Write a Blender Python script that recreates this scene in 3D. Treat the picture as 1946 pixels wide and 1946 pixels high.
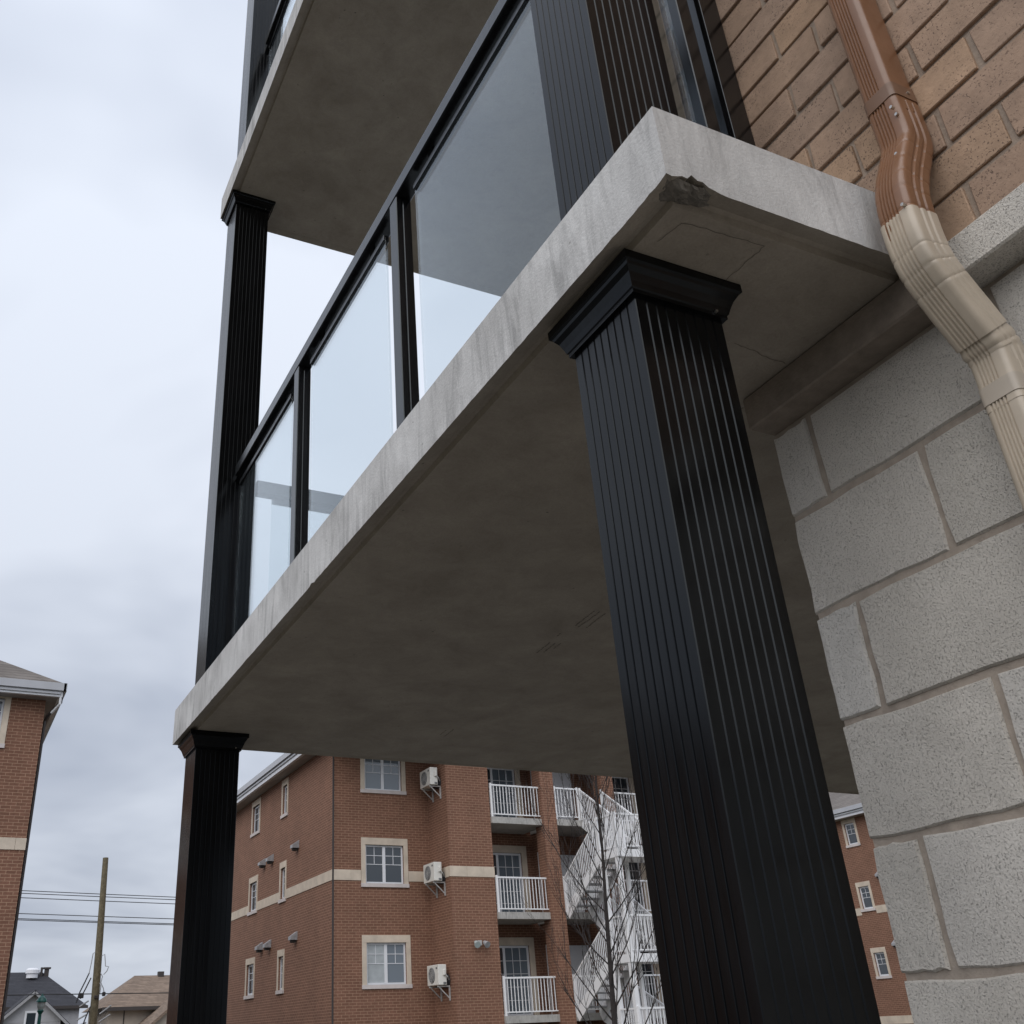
import bpy, math, random
from mathutils import Vector, Matrix, noise
random.seed(7)
for o in list(bpy.data.objects): bpy.data.objects.remove(o)
scene = bpy.context.scene
COL = scene.collection

# ------------------------------------------------------------------ camera
cd = bpy.data.cameras.new('camera'); cam = bpy.data.objects.new('camera', cd); COL.objects.link(cam)
cd.sensor_fit = 'HORIZONTAL'; cd.sensor_width = 36.0; cd.lens = 34.857
cd.shift_x = 0.0916; cd.shift_y = -0.00856
cd.clip_start = 0.02; cd.clip_end = 2000
_R = Vector((0.90997306, -0.41302169, -0.03690688)); _U = Vector((-0.16519452, -0.44271086, 0.88131599)); _F = Vector((0.3803417, 0.79587699, 0.47108387))
M = Matrix.Identity(4)
for i in range(3):
    M[i][0] = _R[i]; M[i][1] = _U[i]; M[i][2] = -_F[i]
M.translation = Vector((-0.8179, -0.8064, -1.1126))
cam.matrix_world = M
scene.camera = cam

# ------------------------------------------------------------------ world: overcast sky
SUN_EL, SUN_AZ = 48.0, 230.0       # azimuth of the sun, clockwise from +Y
w = bpy.data.worlds.new('World'); scene.world = w; w.use_nodes = True; w.cycles.sampling_method = 'MANUAL'; w.cycles.sample_map_resolution = 256
nt = w.node_tree; nt.nodes.clear()
def WN(t, **k):
    n = nt.nodes.new(t)
    for a, b in k.items(): setattr(n, a, b)
    return n
wo = WN('ShaderNodeOutputWorld'); bg = WN('ShaderNodeBackground')
sky = WN('ShaderNodeTexSky', sky_type='NISHITA', sun_disc=False, sun_elevation=math.radians(SUN_EL), sun_rotation=math.radians(SUN_AZ), dust_density=3.0)
tc = WN('ShaderNodeTexCoord'); sep = WN('ShaderNodeSeparateXYZ')
nt.links.new(tc.outputs['Generated'], sep.inputs[0])
# cloud deck: direction projected on a flat layer
zc = WN('ShaderNodeMath', operation='MAXIMUM'); nt.links.new(sep.outputs[2], zc.inputs[0]); zc.inputs[1].default_value = 0.0
za = WN('ShaderNodeMath', operation='ADD'); nt.links.new(zc.outputs[0], za.inputs[0]); za.inputs[1].default_value = 0.22
dv = WN('ShaderNodeVectorMath', operation='DIVIDE'); nt.links.new(tc.outputs['Generated'], dv.inputs[0])
cz = WN('ShaderNodeCombineXYZ')
for i in range(3): nt.links.new(za.outputs[0], cz.inputs[i])
nt.links.new(cz.outputs[0], dv.inputs[1])
ns = WN('ShaderNodeTexNoise'); ns.inputs['Scale'].default_value = 1.25; ns.inputs['Detail'].default_value = 4; ns.inputs['Roughness'].default_value = 0.52; ns.inputs['Distortion'].default_value = 0.35
nt.links.new(dv.outputs[0], ns.inputs['Vector'])
cr = WN('ShaderNodeValToRGB')
cr.color_ramp.elements[0].position = 0.30; cr.color_ramp.elements[0].color = (0.36, 0.40, 0.485, 1)
cr.color_ramp.elements[1].position = 0.60; cr.color_ramp.elements[1].color = (0.605, 0.648, 0.73, 1)
nt.links.new(ns.outputs['Fac'], cr.inputs[0])
# overcast luminance rises towards the zenith
gr = WN('ShaderNodeMapRange'); gr.inputs[1].default_value = 0.0; gr.inputs[2].default_value = 1.0; gr.inputs[3].default_value = 0.92; gr.inputs[4].default_value = 1.40
nt.links.new(zc.outputs[0], gr.inputs[0])
ml = WN('ShaderNodeVectorMath', operation='SCALE'); nt.links.new(cr.outputs[0], ml.inputs[0]); nt.links.new(gr.outputs[0], ml.inputs['Scale'])
sk = WN('ShaderNodeVectorMath', operation='SCALE'); nt.links.new(sky.outputs[0], sk.inputs[0]); sk.inputs['Scale'].default_value = 0.10
mx = WN('ShaderNodeMix', data_type='RGBA'); mx.inputs[0].default_value = 0.95
nt.links.new(sk.outputs[0], mx.inputs[6]); nt.links.new(ml.outputs[0], mx.inputs[7])
nt.links.new(mx.outputs[2], bg.inputs[0]); bg.inputs[1].default_value = 1.0
nt.links.new(bg.outputs[0], wo.inputs[0])

# ------------------------------------------------------------------ sun behind the cloud
sl = bpy.data.lights.new('sun', 'SUN'); sl.energy = 1.5; sl.angle = math.radians(70); sl.color = (1.0, 0.96, 0.91)
so = bpy.data.objects.new('sun', sl); COL.objects.link(so)
a = math.radians(SUN_AZ); e = math.radians(SUN_EL)
sd = Vector((math.sin(a)*math.cos(e), math.cos(a)*math.cos(e), math.sin(e)))
so.rotation_euler = sd.to_track_quat('Z', 'Y').to_euler(); so.location = sd*50

scene.view_settings.view_transform = 'Standard'; scene.view_settings.look = 'None'
scene.view_settings.exposure = 0.20; scene.view_settings.gamma = 1.0
scene.render.engine = 'CYCLES'
scene.cycles.max_bounces = 5; scene.cycles.diffuse_bounces = 2; scene.cycles.glossy_bounces = 3; scene.cycles.transparent_max_bounces = 10
scene.render.resolution_x = scene.render.resolution_y = 1024

# ------------------------------------------------------------------ mesh helpers
class MB:
    def __init__(s): s.v = []; s.f = []; s.sm = False
    def quad(s, *p):
        n = len(s.v); s.v += [tuple(x) for x in p]; s.f.append(tuple(range(n, n+len(p)))); return s
    def box(s, x0, x1, y0, y1, z0, z1):
        n = len(s.v)
        s.v += [(x0,y0,z0),(x1,y0,z0),(x1,y1,z0),(x0,y1,z0),(x0,y0,z1),(x1,y0,z1),(x1,y1,z1),(x0,y1,z1)]
        s.f += [tuple(n+i for i in q) for q in ((0,3,2,1),(4,5,6,7),(0,1,5,4),(1,2,6,5),(2,3,7,6),(3,0,4,7))]
        return s
    def bbox(s, x0, x1, y0, y1, z0, z1, b=0.003, jit=0.0):
        """box with bevelled edges (44 triangles)"""
        n = len(s.v); lo = (x0,y0,z0); hi = (x1,y1,z1); idx = {}
        for cx in (0,1):
            for cy in (0,1):
                for cz_ in (0,1):
                    c = (cx,cy,cz_)
                    base = [hi[i] if c[i] else lo[i] for i in range(3)]
                    base = [base[i] + random.uniform(-jit, jit) for i in range(3)]
                    for ax in range(3):
                        p = list(base)
                        for i in range(3):
                            if i != ax: p[i] += -b if c[i] else b
                        idx[(c,ax)] = len(s.v); s.v.append(tuple(p))
        def add(ids, out):
            p = [Vector(s.v[i]) for i in ids]; nn = (p[1]-p[0]).cross(p[2]-p[0])
            if nn.dot(out) < 0: ids = ids[::-1]
            s.f.append(tuple(ids))
        for ax in range(3):
            o = [i for i in range(3) if i != ax]
            for sd_ in (0,1):
                q = []
                for (u,v_) in ((0,0),(1,0),(1,1),(0,1)):
                    c = [0,0,0]; c[ax] = sd_; c[o[0]] = u; c[o[1]] = v_; q.append(idx[(tuple(c),ax)])
                out = Vector((0,0,0)); out[ax] = 1 if sd_ else -1
                add(q, out)
            for u in (0,1):
                for v_ in (0,1):
                    c0 = [0,0,0]; c0[o[0]] = u; c0[o[1]] = v_; c1 = list(c0); c1[ax] = 1
                    out = Vector((0,0,0)); out[o[0]] = 1 if u else -1; out[o[1]] = 1 if v_ else -1
                    add([idx[(tuple(c0),o[0])], idx[(tuple(c1),o[0])], idx[(tuple(c1),o[1])], idx[(tuple(c0),o[1])]], out)
        for cx in (0,1):
            for cy in (0,1):
                for cz_ in (0,1):
                    c = (cx,cy,cz_); out = Vector([1 if t else -1 for t in c])
                    add([idx[(c,0)], idx[(c,1)], idx[(c,2)]], out)
        return s
    def tube(s, pts, r, n=6, cap=True):
        if not hasattr(r, '__len__'): r = [r]*len(pts)
        pts = [Vector(p) for p in pts]; base = len(s.v); up = None
        for i, p in enumerate(pts):
            t = (pts[min(i+1,len(pts)-1)] - pts[max(i-1,0)]).normalized()
            if up is None: up = t.orthogonal().normalized()
            else: up = (up - t*up.dot(t)).normalized()
            sdv = t.cross(up)
            for k in range(n):
                an = 2*math.pi*k/n; s.v.append(tuple(p + (up*math.cos(an) + sdv*math.sin(an))*r[i]))
        for i in range(len(pts)-1):
            for k in range(n):
                s.f.append((base+i*n+k, base+i*n+(k+1)%n, base+(i+1)*n+(k+1)%n, base+(i+1)*n+k))
        if cap:
            s.f.append(tuple(base+k for k in reversed(range(n)))); s.f.append(tuple(base+(len(pts)-1)*n+k for k in range(n)))
        return s
    def bar(s, p, q, wx, wz):
        """rectangular bar between two points, wz measured upwards, wx sideways"""
        p = Vector(p); q = Vector(q); t = (q-p).normalized(); sdv = t.cross(Vector((0,0,1)))
        if sdv.length < 1e-4: sdv = Vector((1,0,0))
        sdv.normalize(); up = sdv.cross(t).normalized(); n = len(s.v)
        for e_ in (p,q):
            for (a_,b_) in ((-1,-1),(1,-1),(1,1),(-1,1)): s.v.append(tuple(e_ + sdv*a_*wx/2 + up*b_*wz/2))
        s.f += [tuple(n+i for i in q_) for q_ in ((0,3,2,1),(4,5,6,7),(0,1,5,4),(1,2,6,5),(2,3,7,6),(3,0,4,7))]
        return s
    def cyl(s, c, ax, r, h, n=16, r2=None):
        c = Vector(c); d = Vector((0,0,0)); d['xyz'.index(ax)] = h
        return s.tube([c, c+d], [r, r if r2 is None else r2], n)
    def prism(s, poly, d):
        n = len(s.v); m = len(poly); d = Vector(d)
        s.v += [tuple(p) for p in poly] + [tuple(Vector(p)+d) for p in poly]
        s.f.append(tuple(n+i for i in reversed(range(m)))); s.f.append(tuple(n+m+i for i in range(m)))
        for i in range(m): s.f.append((n+i, n+(i+1)%m, n+m+(i+1)%m, n+m+i))
        return s
    def build(s, name, mat, parent=None, smooth=False, fix=True):
        me = bpy.data.meshes.new(name); me.from_pydata(s.v, [], s.f); me.materials.append(mat)
        if fix:
            import bmesh
            b = bmesh.new(); b.from_mesh(me); bmesh.ops.recalc_face_normals(b, faces=b.faces); b.to_mesh(me); b.free()
        if smooth:
            for p in me.polygons: p.use_smooth = True
            me.set_sharp_from_angle(angle=math.radians(24))
        o = bpy.data.objects.new(name, me); COL.objects.link(o)
        if parent: o.parent = parent
        return o
def share(o, name, loc, parent=None):
    c = bpy.data.objects.new(name, o.data); COL.objects.link(c); c.location = loc
    if parent: c.parent = parent
    return c
def empty(name, loc=(0,0,0)):
    o = bpy.data.objects.new(name, None); COL.objects.link(o); o.location = loc; o.empty_display_size = 0.1; return o
def tag(o, label=None, cat=None, group=None, kind=None):
    if label: o['label'] = label
    if cat: o['category'] = cat
    if group: o['group'] = group
    if kind: o['kind'] = kind
    return o
def copy_tree(o, off, parent=None):
    c = o.copy(); COL.objects.link(c); c.parent = parent
    if parent is None: c.location = Vector(o.location) + Vector(off)
    for ch in [x for x in bpy.data.objects if x.parent == o]: copy_tree(ch, (0,0,0), c)
    return c

# ------------------------------------------------------------------ materials
def mat(name):
    m = bpy.data.materials.new(name); m.use_nodes = True
    return m, m.node_tree, m.node_tree.nodes['Principled BSDF']
def N(t, ty, **k):
    n = t.nodes.new(ty)
    for a_, b_ in k.items():
        if a_.startswith('i_'): n.inputs[a_[2:]].default_value = b_
        else: setattr(n, a_, b_)
    return n
def coord(t, scale=(1,1,1), kind='Object'):
    c = N(t, 'ShaderNodeTexCoord'); mp = N(t, 'ShaderNodeMapping'); mp.inputs['Scale'].default_value = scale
    t.links.new(c.outputs[kind], mp.inputs[0]); return mp.outputs[0]
def world_pos(t, scale=(1,1,1)):
    g = N(t, 'ShaderNodeNewGeometry'); mp = N(t, 'ShaderNodeMapping'); mp.inputs['Scale'].default_value = scale
    t.links.new(g.outputs['Position'], mp.inputs[0]); return mp.outputs[0]
def noise_n(t, vec, scale, detail=4, rough=0.55, dist=0.0):
    n = N(t, 'ShaderNodeTexNoise'); n.inputs['Scale'].default_value = scale; n.inputs['Detail'].default_value = detail
    n.inputs['Roughness'].default_value = rough; n.inputs['Distortion'].default_value = dist
    t.links.new(vec, n.inputs['Vector']); return n.outputs['Fac']
def ramp(t, fac, stops):
    r = N(t, 'ShaderNodeValToRGB'); el = r.color_ramp.elements
    while len(el) < len(stops): el.new(0.5)
    for e_, (p, c) in zip(el, stops):
        e_.position = p; e_.color = (c[0], c[1], c[2], 1) if hasattr(c, '__len__') else (c, c, c, 1)
    t.links.new(fac, r.inputs[0]); return r.outputs[0]
def mixc(t, fac, a_, b_, mode='MIX'):
    m = N(t, 'ShaderNodeMix', data_type='RGBA', blend_type=mode)
    for s_, v_ in ((0, fac), (6, a_), (7, b_)):
        if isinstance(v_, bpy.types.NodeSocket): t.links.new(v_, m.inputs[s_])
        elif s_ == 0: m.inputs[0].default_value = v_
        else: m.inputs[s_].default_value = (v_[0], v_[1], v_[2], 1)
    return m.outputs[2]
def bump(t, b, height, strength=0.3, dist=0.01):
    n = N(t, 'ShaderNodeBump'); n.inputs['Strength'].default_value = strength; n.inputs['Distance'].default_value = dist
    t.links.new(height, n.inputs['Height']); t.links.new(n.outputs[0], b.inputs['Normal'])
def math_n(t, op, a_, b_):
    n = N(t, 'ShaderNodeMath', operation=op)
    for i, v_ in enumerate((a_, b_)):
        if isinstance(v_, bpy.types.NodeSocket): t.links.new(v_, n.inputs[i])
        else: n.inputs[i].default_value = v_
    return n.outputs[0]

def concrete(name, lo, hi, streak=True, pit=1.0):
    m, t, b = mat(name); p = world_pos(t)
    c1 = ramp(t, noise_n(t, p, 5.0, 6, 0.6, 0.4), [(0.3, lo), (0.7, hi)])
    ps = world_pos(t, (9, 9, 1.3))
    c2 = ramp(t, noise_n(t, ps, 2.2, 6, 0.68, 1.6), [(0.32, 0.56), (0.50, 0.93), (0.66, 1.10)])
    gs = ramp(t, noise_n(t, p, 2.3, 3, 0.6, 0.5), [(0.36, 0.25), (0.60, 1.0)])
    col = mixc(t, gs if streak else 0.22, c1, c2, 'MULTIPLY')
    st = ramp(t, noise_n(t, p, 1.4, 7, 0.72, 1.2), [(0.52, 0.0), (0.74, 1.0)])
    col = mixc(t, math_n(t, 'MULTIPLY', st, 0.30 if streak else 0.16), col, tuple(x*0.55 for x in lo))
    fine = noise_n(t, p, 160, 3, 0.7)
    col = mixc(t, 0.35, col, ramp(t, fine, [(0.3, 0.75), (0.7, 1.15)]), 'MULTIPLY')
    vor = N(t, 'ShaderNodeTexVoronoi'); vor.inputs['Scale'].default_value = 26; t.links.new(p, vor.inputs['Vector'])
    gate = ramp(t, noise_n(t, p, 7.0, 2), [(0.56, 0.0), (0.64, 1.0)])
    pits = ramp(t, vor.outputs['Distance'], [(0.07, 1.0), (0.11, 0.0)])
    pg = mixc(t, 1.0, pits, gate, 'MULTIPLY')
    col = mixc(t, math_n(t, 'MULTIPLY', pg, 0.55*pit), col, (0.10, 0.095, 0.085))
    t.links.new(col, b.inputs['Base Color']); b.inputs['Roughness'].default_value = 0.86
    h = math_n(t, 'SUBTRACT', math_n(t, 'ADD', fine, noise_n(t, p, 28, 4)), math_n(t, 'MULTIPLY', pg, 1.4))
    bump(t, b, h, 0.35, 0.004)
    return m
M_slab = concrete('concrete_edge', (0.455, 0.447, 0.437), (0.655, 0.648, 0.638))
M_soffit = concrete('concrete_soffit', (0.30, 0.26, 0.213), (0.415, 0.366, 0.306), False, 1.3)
M_bconc = concrete('concrete_plain', (0.40, 0.385, 0.36), (0.50, 0.485, 0.46))
M_rough = concrete('concrete_broken', (0.13, 0.118, 0.10), (0.30, 0.27, 0.235), False)

def simple(name, col, rough=0.5, var=0.0, scale=8, metal=0.0, bmp=0.0, spec=0.5):
    m, t, b = mat(name)
    if var:
        p = world_pos(t)
        f = noise_n(t, p, scale, 4)
        c = ramp(t, f, [(0.3, tuple(x*(1-var) for x in col)), (0.7, tuple(min(1, x*(1+var)) for x in col))])
        t.links.new(c, b.inputs['Base Color'])
        r = ramp(t, noise_n(t, p, scale*3, 3), [(0.3, max(0, rough-0.06)), (0.7, min(1, rough+0.08))])
        t.links.new(r, b.inputs['Roughness'])
        if bmp: bump(t, b, noise_n(t, p, scale*12, 3), bmp, 0.003)
    else:
        b.inputs['Base Color'].default_value = (*col, 1); b.inputs['Roughness'].default_value = rough
    b.inputs['Metallic'].default_value = metal; b.inputs['Specular IOR Level'].default_value = spec
    return m
def black_paint(name, base, spec, r0, r1):
    m, t, b = mat(name)
    f = noise_n(t, world_pos(t, (70, 70, 1.6)), 1.0, 3, 0.6)
    t.links.new(ramp(t, f, [(0.3, r0), (0.72, r1)]), b.inputs['Roughness'])
    d = ramp(t, noise_n(t, world_pos(t, (9, 9, 2.2)), 1.0, 5, 0.7), [(0.45, tuple(base)), (0.85, tuple(x*2.6 for x in base))])
    t.links.new(d, b.inputs['Base Color'])
    b.inputs['Specular IOR Level'].default_value = spec; b.inputs['Specular Tint'].default_value = (0.84, 0.93, 1.0, 1)
    return m
M_black = black_paint('black_aluminium', (0.0028, 0.0028, 0.0031), 0.23, 0.12, 0.25)
M_blackrail = black_paint('black_rail_paint', (0.0050, 0.0050, 0.0055), 0.45, 0.15, 0.26)
M_brown = simple('brown_painted_metal', (0.215, 0.102, 0.050), 0.34, 0.08, 14, spec=0.6)
M_brown2 = simple('brown_strap_metal', (0.18, 0.098, 0.058), 0.42, 0.10, 14)
M_beige = simple('beige_painted_metal', (0.50, 0.425, 0.335), 0.34, 0.09, 14, spec=0.5)
M_beige2 = simple('beige_strap_metal', (0.45, 0.39, 0.32), 0.40, 0.08, 14)
M_screw = simple('zinc_screw', (0.62, 0.60, 0.57), 0.3, metal=1.0)
M_sealant = simple('dark_joint_sealant', (0.012, 0.011, 0.010), 0.8)
M_mark = simple('soffit_stamp_ink', (0.125, 0.105, 0.085), 0.9)
M_whitepaint = simple('white_paint', (0.84, 0.84, 0.85), 0.45, 0.04, 2)
M_white = simple('white_vinyl', (0.78, 0.79, 0.82), 0.35, 0.03, 2)
M_grayfascia = simple('grey_fascia', (0.46, 0.47, 0.50), 0.4, 0.06, 2)
M_whitefascia = simple('white_fascia', (0.70, 0.71, 0.74), 0.4, 0.05, 2)
M_soff = simple('grey_soffit', (0.33, 0.31, 0.31), 0.6, 0.08, 3)
M_trim = simple('cream_stone', (0.62, 0.53, 0.43), 0.85, 0.13, 3, bmp=0.2)
M_sill = simple('pale_stone_sill', (0.62, 0.56, 0.54), 0.8, 0.10, 3)
M_pane = simple('window_pane', (0.035, 0.045, 0.055), 0.04, spec=0.9)
M_paneb = simple('window_pane_grey', (0.15, 0.18, 0.21), 0.05, spec=0.9)
M_curtain = simple('curtained_pane', (0.40, 0.43, 0.44), 0.15, 0.12, 6, spec=0.8)
M_dark = simple('dark_interior', (0.02, 0.018, 0.017), 0.8)
M_ac = simple('cream_metal_casing', (0.74, 0.72, 0.67), 0.45, 0.04, 3)
M_acgrille = simple('grey_fan_grille', (0.16, 0.165, 0.17), 0.5)
M_galv = simple('galvanised_metal', (0.42, 0.41, 0.40), 0.45, 0.2, 12)
M_vent = simple('grey_vent_hood', (0.33, 0.33, 0.34), 0.4, 0.2, 12)
M_tread = simple('stair_tread', (0.42, 0.42, 0.43), 0.7, 0.1, 5)
M_bark = simple('grey_brown_bark', (0.030, 0.024, 0.022), 0.9, 0.35, 25)
M_wood = simple('weathered_pole_wood', (0.165, 0.14, 0.09), 0.9, 0.3, 9, bmp=0.4)
M_wire = simple('cable_black', (0.03, 0.03, 0.035), 0.6)
M_wirelt = simple('cable_pale', (0.40, 0.41, 0.43), 0.6)
M_teal = simple('teal_cast_iron', (0.010, 0.11, 0.095), 0.35, 0.2, 10)
M_lampglass = simple('frosted_lamp_glass', (0.45, 0.52, 0.52), 0.3)
M_siding = simple('pale_siding', (0.42, 0.42, 0.44), 0.7, 0.08, 2)
M_beigewall = simple('beige_stucco', (0.46, 0.40, 0.34), 0.85, 0.06, 2)
M_darktrim = simple('dark_brown_trim', (0.05, 0.042, 0.040), 0.6)
M_alu = simple('roof_vent_metal', (0.75, 0.76, 0.80), 0.35, 0.05, 4)

def shingles(name, c0, c1):
    m, t, b = mat(name); p = world_pos(t, (1, 1, 1))
    st = N(t, 'ShaderNodeTexBrick'); st.inputs['Scale'].default_value = 1.0
    st.inputs['Brick Width'].default_value = 0.9; st.inputs['Row Height'].default_value = 0.14; st.inputs['Mortar Size'].default_value = 0.012
    st.inputs['Color1'].default_value = (*c0, 1); st.inputs['Color2'].default_value = (*c1, 1); st.inputs['Mortar'].default_value = (*[x*0.6 for x in c0], 1)
    sx = N(t, 'ShaderNodeSeparateXYZ'); cx_ = N(t, 'ShaderNodeCombineXYZ'); t.links.new(p, sx.inputs[0])
    t.links.new(math_n(t, 'ADD', sx.outputs[0], sx.outputs[1]), cx_.inputs[0]); t.links.new(sx.outputs[2], cx_.inputs[1])
    t.links.new(cx_.outputs[0], st.inputs['Vector'])
    col = mixc(t, 0.5, st.outputs['Color'], ramp(t, noise_n(t, p, 3.0, 5), [(0.3, 0.7), (0.7, 1.25)]), 'MULTIPLY')
    t.links.new(col, b.inputs['Base Color']); b.inputs['Roughness'].default_value = 0.95
    return m
M_roofgrey = shingles('brown_grey_shingles', (0.135, 0.118, 0.105), (0.18, 0.16, 0.145))
M_roofdark = shingles('charcoal_shingles', (0.033, 0.034, 0.042), (0.045, 0.046, 0.055))
M_rooftan = shingles('tan_shingles', (0.17, 0.125, 0.095), (0.25, 0.185, 0.14))

def far_brick(name, axis):
    m, t, b = mat(name); p = world_pos(t); sx = N(t, 'ShaderNodeSeparateXYZ'); cx_ = N(t, 'ShaderNodeCombineXYZ')
    t.links.new(p, sx.inputs[0]); t.links.new(sx.outputs[axis], cx_.inputs[0]); t.links.new(sx.outputs[2], cx_.inputs[1])
    br = N(t, 'ShaderNodeTexBrick'); br.inputs['Scale'].default_value = 1.0
    br.inputs['Brick Width'].default_value = 0.235; br.inputs['Row Height'].default_value = 0.0805
    br.inputs['Mortar Size'].default_value = 0.0065; br.inputs['Mortar Smooth'].default_value = 0.2; br.inputs['Bias'].default_value = -0.1
    br.inputs['Color1'].default_value = (0.183, 0.087, 0.055, 1); br.inputs['Color2'].default_value = (0.221, 0.106, 0.069, 1)
    br.inputs['Mortar'].default_value = (0.39, 0.245, 0.165, 1)
    t.links.new(cx_.outputs[0], br.inputs['Vector'])
    col = mixc(t, 0.5, br.outputs['Color'], ramp(t, noise_n(t, p, 1.1, 5), [(0.3, 0.80), (0.7, 1.18)]), 'MULTIPLY')
    col = mixc(t, 0.4, col, ramp(t, noise_n(t, p, 14, 3), [(0.3, 0.72), (0.7, 1.25)]), 'MULTIPLY')
    t.links.new(col, b.inputs['Base Color']); b.inputs['Roughness'].default_value = 0.9
    bump(t, b, br.outputs['Fac'], -0.3, 0.006)
    return m
M_fbx = far_brick('red_brown_brick_front', 0); M_fby = far_brick('red_brown_brick_side', 1)

def near_brick():
    m, t, b = mat('tan_clay_brick'); p = world_pos(t)
    oi = N(t, 'ShaderNodeObjectInfo')
    base = ramp(t, oi.outputs['Random'], [(0.0, (0.365, 0.25, 0.18)), (0.35, (0.395, 0.268, 0.187)), (0.6, (0.37, 0.258, 0.19)), (0.85, (0.405, 0.275, 0.187)), (1.0, (0.42, 0.278, 0.182))])
    n1 = noise_n(t, p, 16, 5, 0.6)
    col = mixc(t, 0.6, base, ramp(t, n1, [(0.3, 0.66), (0.7, 1.24)]), 'MULTIPLY')
    sp = noise_n(t, p, 250, 1.5, 0.6)
    gate = ramp(t, noise_n(t, p, 9, 3), [(0.38, 0.0), (0.6, 1.0)])
    spk = math_n(t, 'MULTIPLY', ramp(t, sp, [(0.605, 0.0), (0.66, 1.0)]), gate)
    col = mixc(t, math_n(t, 'MULTIPLY', spk, 0.65), col, (0.035, 0.024, 0.020))
    lt = ramp(t, noise_n(t, p, 120, 2), [(0.70, 0.0), (0.76, 1.0)])
    col = mixc(t, math_n(t, 'MULTIPLY', lt, 0.35), col, (0.42, 0.33, 0.26))
    t.links.new(col, b.inputs['Base Color']); b.inputs['Roughness'].default_value = 0.9
    h = math_n(t, 'SUBTRACT', math_n(t, 'ADD', noise_n(t, p, 60, 5, 0.7), n1), spk)
    bump(t, b, h, 0.5, 0.004)
    return m
M_brick = near_brick()
def near_block():
    m, t, b = mat('grey_architectural_block'); p = world_pos(t); oi = N(t, 'ShaderNodeObjectInfo')
    base = ramp(t, oi.outputs['Random'], [(0.0, (0.61, 0.575, 0.52)), (0.5, (0.69, 0.65, 0.595)), (1.0, (0.65, 0.625, 0.585))])
    col = mixc(t, 0.6, base, ramp(t, noise_n(t, p, 6, 5), [(0.3, 0.82), (0.7, 1.15)]), 'MULTIPLY')
    pt = noise_n(t, p, 380, 1.5, 0.6)
    pits = ramp(t, pt, [(0.33, 1.0), (0.40, 0.0)])
    col = mixc(t, math_n(t, 'MULTIPLY', pits, 0.5), col, (0.20, 0.185, 0.17))
    lt = ramp(t, noise_n(t, p, 330, 1), [(0.66, 0.0), (0.73, 1.0)])
    col = mixc(t, math_n(t, 'MULTIPLY', lt, 0.5), col, (0.72, 0.70, 0.68))
    dirt = ramp(t, noise_n(t, p, 3.1, 6, 0.7, 0.8), [(0.66, 0.0), (0.80, 1.0)])
    col = mixc(t, math_n(t, 'MULTIPLY', dirt, 0.4), col, (0.25, 0.22, 0.20))
    t.links.new(col, b.inputs['Base Color']); b.inputs['Roughness'].default_value = 0.95
    h = math_n(t, 'SUBTRACT', math_n(t, 'ADD', math_n(t, 'MULTIPLY', noise_n(t, p, 230, 3, 0.75), 1.2), lt), math_n(t, 'MULTIPLY', pits, 1.2))
    bump(t, b, h, 0.75, 0.003)
    return m
M_block = near_block()
def mortar(name, c):
    m, t, b = mat(name); p = world_pos(t)
    col = ramp(t, noise_n(t, p, 30, 5, 0.65), [(0.3, tuple(x*0.8 for x in c)), (0.7, tuple(x*1.15 for x in c))])
    t.links.new(col, b.inputs['Base Color']); b.inputs['Roughness'].default_value = 0.95
    bump(t, b, noise_n(t, p, 120, 4, 0.7), 0.5, 0.004); return m
M_mortar = mortar('grey_brown_mortar', (0.40, 0.34, 0.285)); M_mortar2 = mortar('dark_brown_mortar', (0.33, 0.26, 0.205))
M_brownstone = mortar('brown_band_stone', (0.27, 0.225, 0.185))

def glass():
    m, t, b = mat('clear_blue_grey_glass'); t.nodes.remove(b)
    g = N(t, 'ShaderNodeNewGeometry'); d = N(t, 'ShaderNodeVectorMath', operation='DOT_PRODUCT')
    t.links.new(g.outputs['Normal'], d.inputs[0]); t.links.new(g.outputs['Incoming'], d.inputs[1])
    c = math_n(t, 'ABSOLUTE', d.outputs['Value'], 0)
    f = math_n(t, 'ADD', math_n(t, 'MULTIPLY', math_n(t, 'POWER', math_n(t, 'SUBTRACT', 1.0, c), 5.0), 0.95), 0.055)
    tr = N(t, 'ShaderNodeBsdfTransparent'); tr.inputs[0].default_value = (0.89, 0.915, 0.925, 1)
    gl = N(t, 'ShaderNodeBsdfGlossy'); gl.inputs['Roughness'].default_value = 0.012; gl.inputs[0].default_value = (0.93, 0.98, 1, 1)
    mxs = N(t, 'ShaderNodeMixShader'); t.links.new(f, mxs.inputs[0]); t.links.new(tr.outputs[0], mxs.inputs[1]); t.links.new(gl.outputs[0], mxs.inputs[2])
    t.links.new(mxs.outputs[0], t.nodes['Material Output'].inputs[0]); return m
M_glass = glass()

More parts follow.
